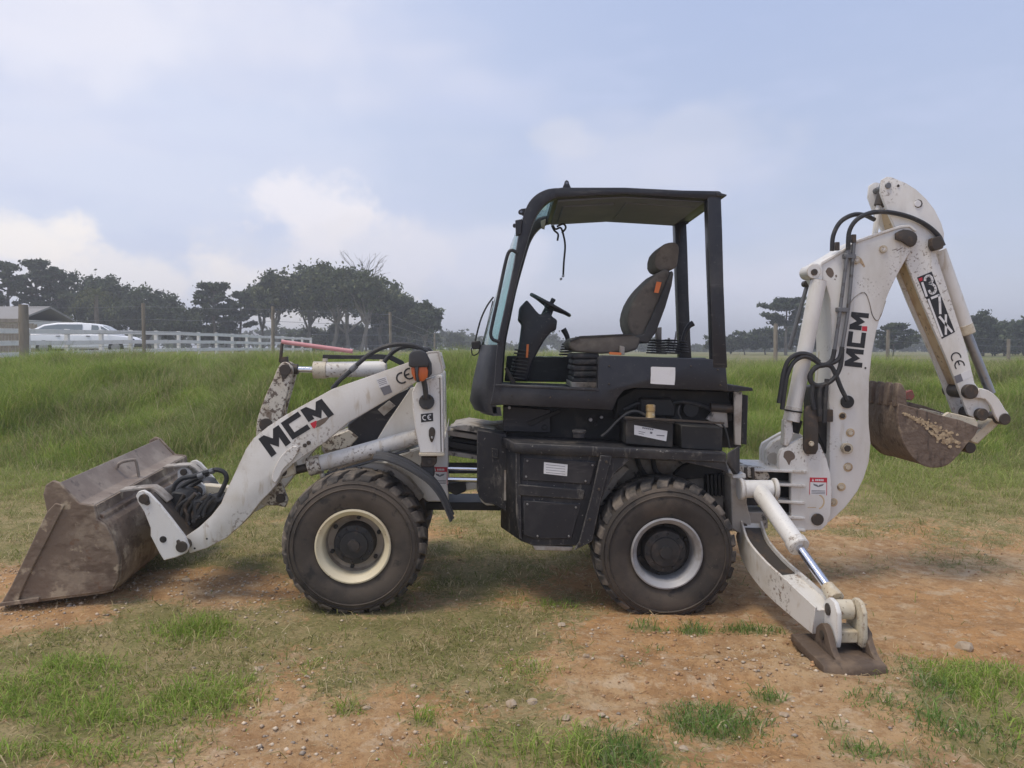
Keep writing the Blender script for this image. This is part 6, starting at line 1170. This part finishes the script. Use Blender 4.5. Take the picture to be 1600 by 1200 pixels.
pine('pine_tree', 'tall pine second from the left edge with bare trunk', 57, 70, 408, 56, 24, 6, .48, GP)
pine('pine_tree', 'tall pine third from the left beside the dense trees', 92, 70, 420, 46, 25, 6, .45, GP)
broad_tree('broad_tree', 'wide dense dark tree right of the pines behind the car', 140, 72, 426, 105, 520, 26, PAL_P, 'bark', 1.25, GS)
broad_tree('broad_tree', 'dense dark tree directly above the parked car', 182, 76, 432, 75, 528, 27, PAL_P, 'bark', 1.0, GS)
broad_tree('broad_tree', 'round dense tree left of the flat topped pine', 238, 72, 450, 95, 530, 28, PAL_P, 'bark', 1.2, GS)
broad_tree('broad_tree', 'low dense tree sloping down towards the flat topped pine', 285, 70, 478, 70, 536, 29, PAL_P, 'bark', 1.0, GS)
broad_tree('broad_tree', 'low scrubby tree under the flat topped pine', 340, 76, 505, 80, 540, 30, PAL_P, 'bark', .9, GS)
broad_tree('broad_tree', 'low bush beside the house roof', 85, 66, 488, 60, 530, 31, PAL_P, 'bark', .9, GS)
broad_tree('broad_tree', 'small round tree far off between clump and lamp', 712, 120, 521, 26, 548, 33, PAL_B, 'bark', .8)
pine('pine_tree', 'umbrella pine between the cab and the boom', 1228, 74, 467, 62, 41, 5, .55)
pine('pine_tree', 'layered pine between boom and dipper', 1396, 64, 508, 54, 42, 5, .25)
for k, (px, yt, w) in enumerate(((1130, 522, 60), (1165, 518, 55), (1196, 512, 45), (1246, 506, 55), (1285, 524, 50))):
    broad_tree('broad_tree', ['low dark tree just right of the rear cab pillar', 'low dark tree second right of the rear cab pillar', 'low dark tree under the left side of the umbrella pine', 'dark tree under the right side of the umbrella pine', 'low tree behind the boom cylinder'][k], px, 82, yt, w, 548, 50 + k, PAL_P, 'bark', .8, 'low trees right of the cab')
for k, (px, yt, w) in enumerate(((1536, 487, 52), (1572, 496, 60), (1612, 494, 70), (1552, 520, 50), (1600, 522, 50))):
    broad_tree('broad_tree', ['tall rounded tree at the left end of the right hand wood', 'tall tree in the middle of the right hand wood', 'tall tree cut off by the right photo edge', 'lower tree in front of the right hand wood', 'lower tree in front at the right photo edge'][k], px, 64 + (k % 3) * 4, yt, w, 556, 60 + k, PAL_P, 'bark', 1.1, GR)
def bare_tree():
    random.seed(5); b = P3(572, 88); H = ztop(392, 88) - b.z; r = empty('bare_tree', b); setp(r, 'leafless twiggy treetop rising above the broad clump', 'tree'); bm = bmesh.new(); top = b + Vector((0, 0, H * .72)); limb(bm, b, top, .16, .09, .05); fin(bm, 'trunk', M['bark'], r)
    bm = bmesh.new()
    for i in range(15):
        e = top + Vector((random.uniform(-2.6, 2.6), random.uniform(-1.5, 1.5), random.uniform(.5, .27 * H))); m = limb(bm, top - Vector((0, 0, random.uniform(0, .1) * H)), e, .055, .016, .3)
        for j in range(4): limb(bm, m[random.randint(2, 5)], e + Vector((random.uniform(-.7, .7), random.uniform(-.5, .5), random.uniform(-.3, .6))), .018, .008, .3, 3)
    fin(bm, 'twigs', M['bark'], r)
bare_tree()
def palm():
    random.seed(9); b = P3(152, 60); H = ztop(462, 60) - b.z; r = empty('palm_tree', b); setp(r, 'palm with arching fronds before the dense trees', 'tree'); bm = bmesh.new(); limb(bm, b, b + Vector((0, 0, H)), .2, .16, .02); fin(bm, 'trunk', M['bark'], r)
    top = b + Vector((0, 0, H)); co = []; q = []
    for i in range(46):
        an = random.uniform(0, 6.28); el = random.uniform(-.1, 1.35); L_ = random.uniform(1.6, 2.4); prev = None; pts = []
        for k in range(9):
            t = k / 8; pts.append(top + Vector((math.cos(an) * math.cos(el) * L_ * t, math.sin(an) * math.cos(el) * L_ * t, math.sin(el) * L_ * t - .75 * L_ * t * t)))
        sd = Vector((-math.sin(an), math.cos(an), 0))
        for k in range(1, 9):
            for s in (-1, 1):
                p = pts[k]; tip = p + sd * s * .34 * (1 - .6 * k / 8) + (pts[k] - pts[k - 1]) * .7 - Vector((0, 0, .12)); n = len(co); co += [p, p + (pts[k] - pts[k - 1]) * .35, tip]; q.append((n, n + 1, n + 2))
    co = np.array([list(c) for c in co]); mesh_obj('crown', fast_mesh('crown', co, np.array(q), None, np.repeat(mixcol(len(q), [(.10, .12, .05), (.13, .14, .06)], [1, 1]), 3, 0)), M['leaf'], r)
palm()
def treeline():
    random.seed(3); C = []; rad = []
    for px in range(690, 2000, 7):
        Y = 150 + random.uniform(-8, 25); p = P3(px + random.uniform(-4, 4), Y); lump = vnoise(np.array([px * .021]), np.array([2.]), 8)[0]; h = (.6 + 4.2 * max(0, lump - .25)) * (1.25 if 880 < px < 1000 else 1)
        for j in range(4): C.append(p + Vector((random.uniform(-1, 1), random.uniform(-2, 2), random.uniform(.15, 1) * h))); rad.append(random.uniform(.9, 1.5))
    for px in range(-600, 690, 9):
        Y = 130 + random.uniform(-8, 25); p = P3(px, Y)
        for j in range(4): C.append(p + Vector((random.uniform(-1, 1), random.uniform(-2, 2), random.uniform(.1, 1) * 3.6))); rad.append(random.uniform(.9, 1.5))
    o = mesh_obj('distant_treeline', leafmesh('treeline', C, rad, 60, .40, PAL_B, [3, 2, 2]), M['leaf']); setp(o, 'distant hazy line of trees along the horizon', 'trees', kind='stuff')
treeline()
# ------------------------------------------------------------------ haze
def haze():
    bm = bmesh.new(); add_box(bm, (0, 268, 6.5), (850, 600, 17.5)); me = bpy.data.meshes.new('haze'); bm.to_mesh(me); bm.free(); m = bpy.data.materials.new('hazy_air'); m.use_nodes = True; nt = m.node_tree
    nt.nodes.remove(nt.nodes['Principled BSDF']); v = nt.nodes.new('ShaderNodeVolumePrincipled'); v.inputs['Color'].default_value = (.97, .98, 1, 1); v.inputs['Density'].default_value = .0028; v.inputs['Anisotropy'].default_value = .3
    nt.links.new(v.outputs[0], nt.nodes['Material Output'].inputs['Volume']); o = mesh_obj('haze', me, m); setp(o, 'thin pale haze in the air', 'haze', kind='stuff')
haze()
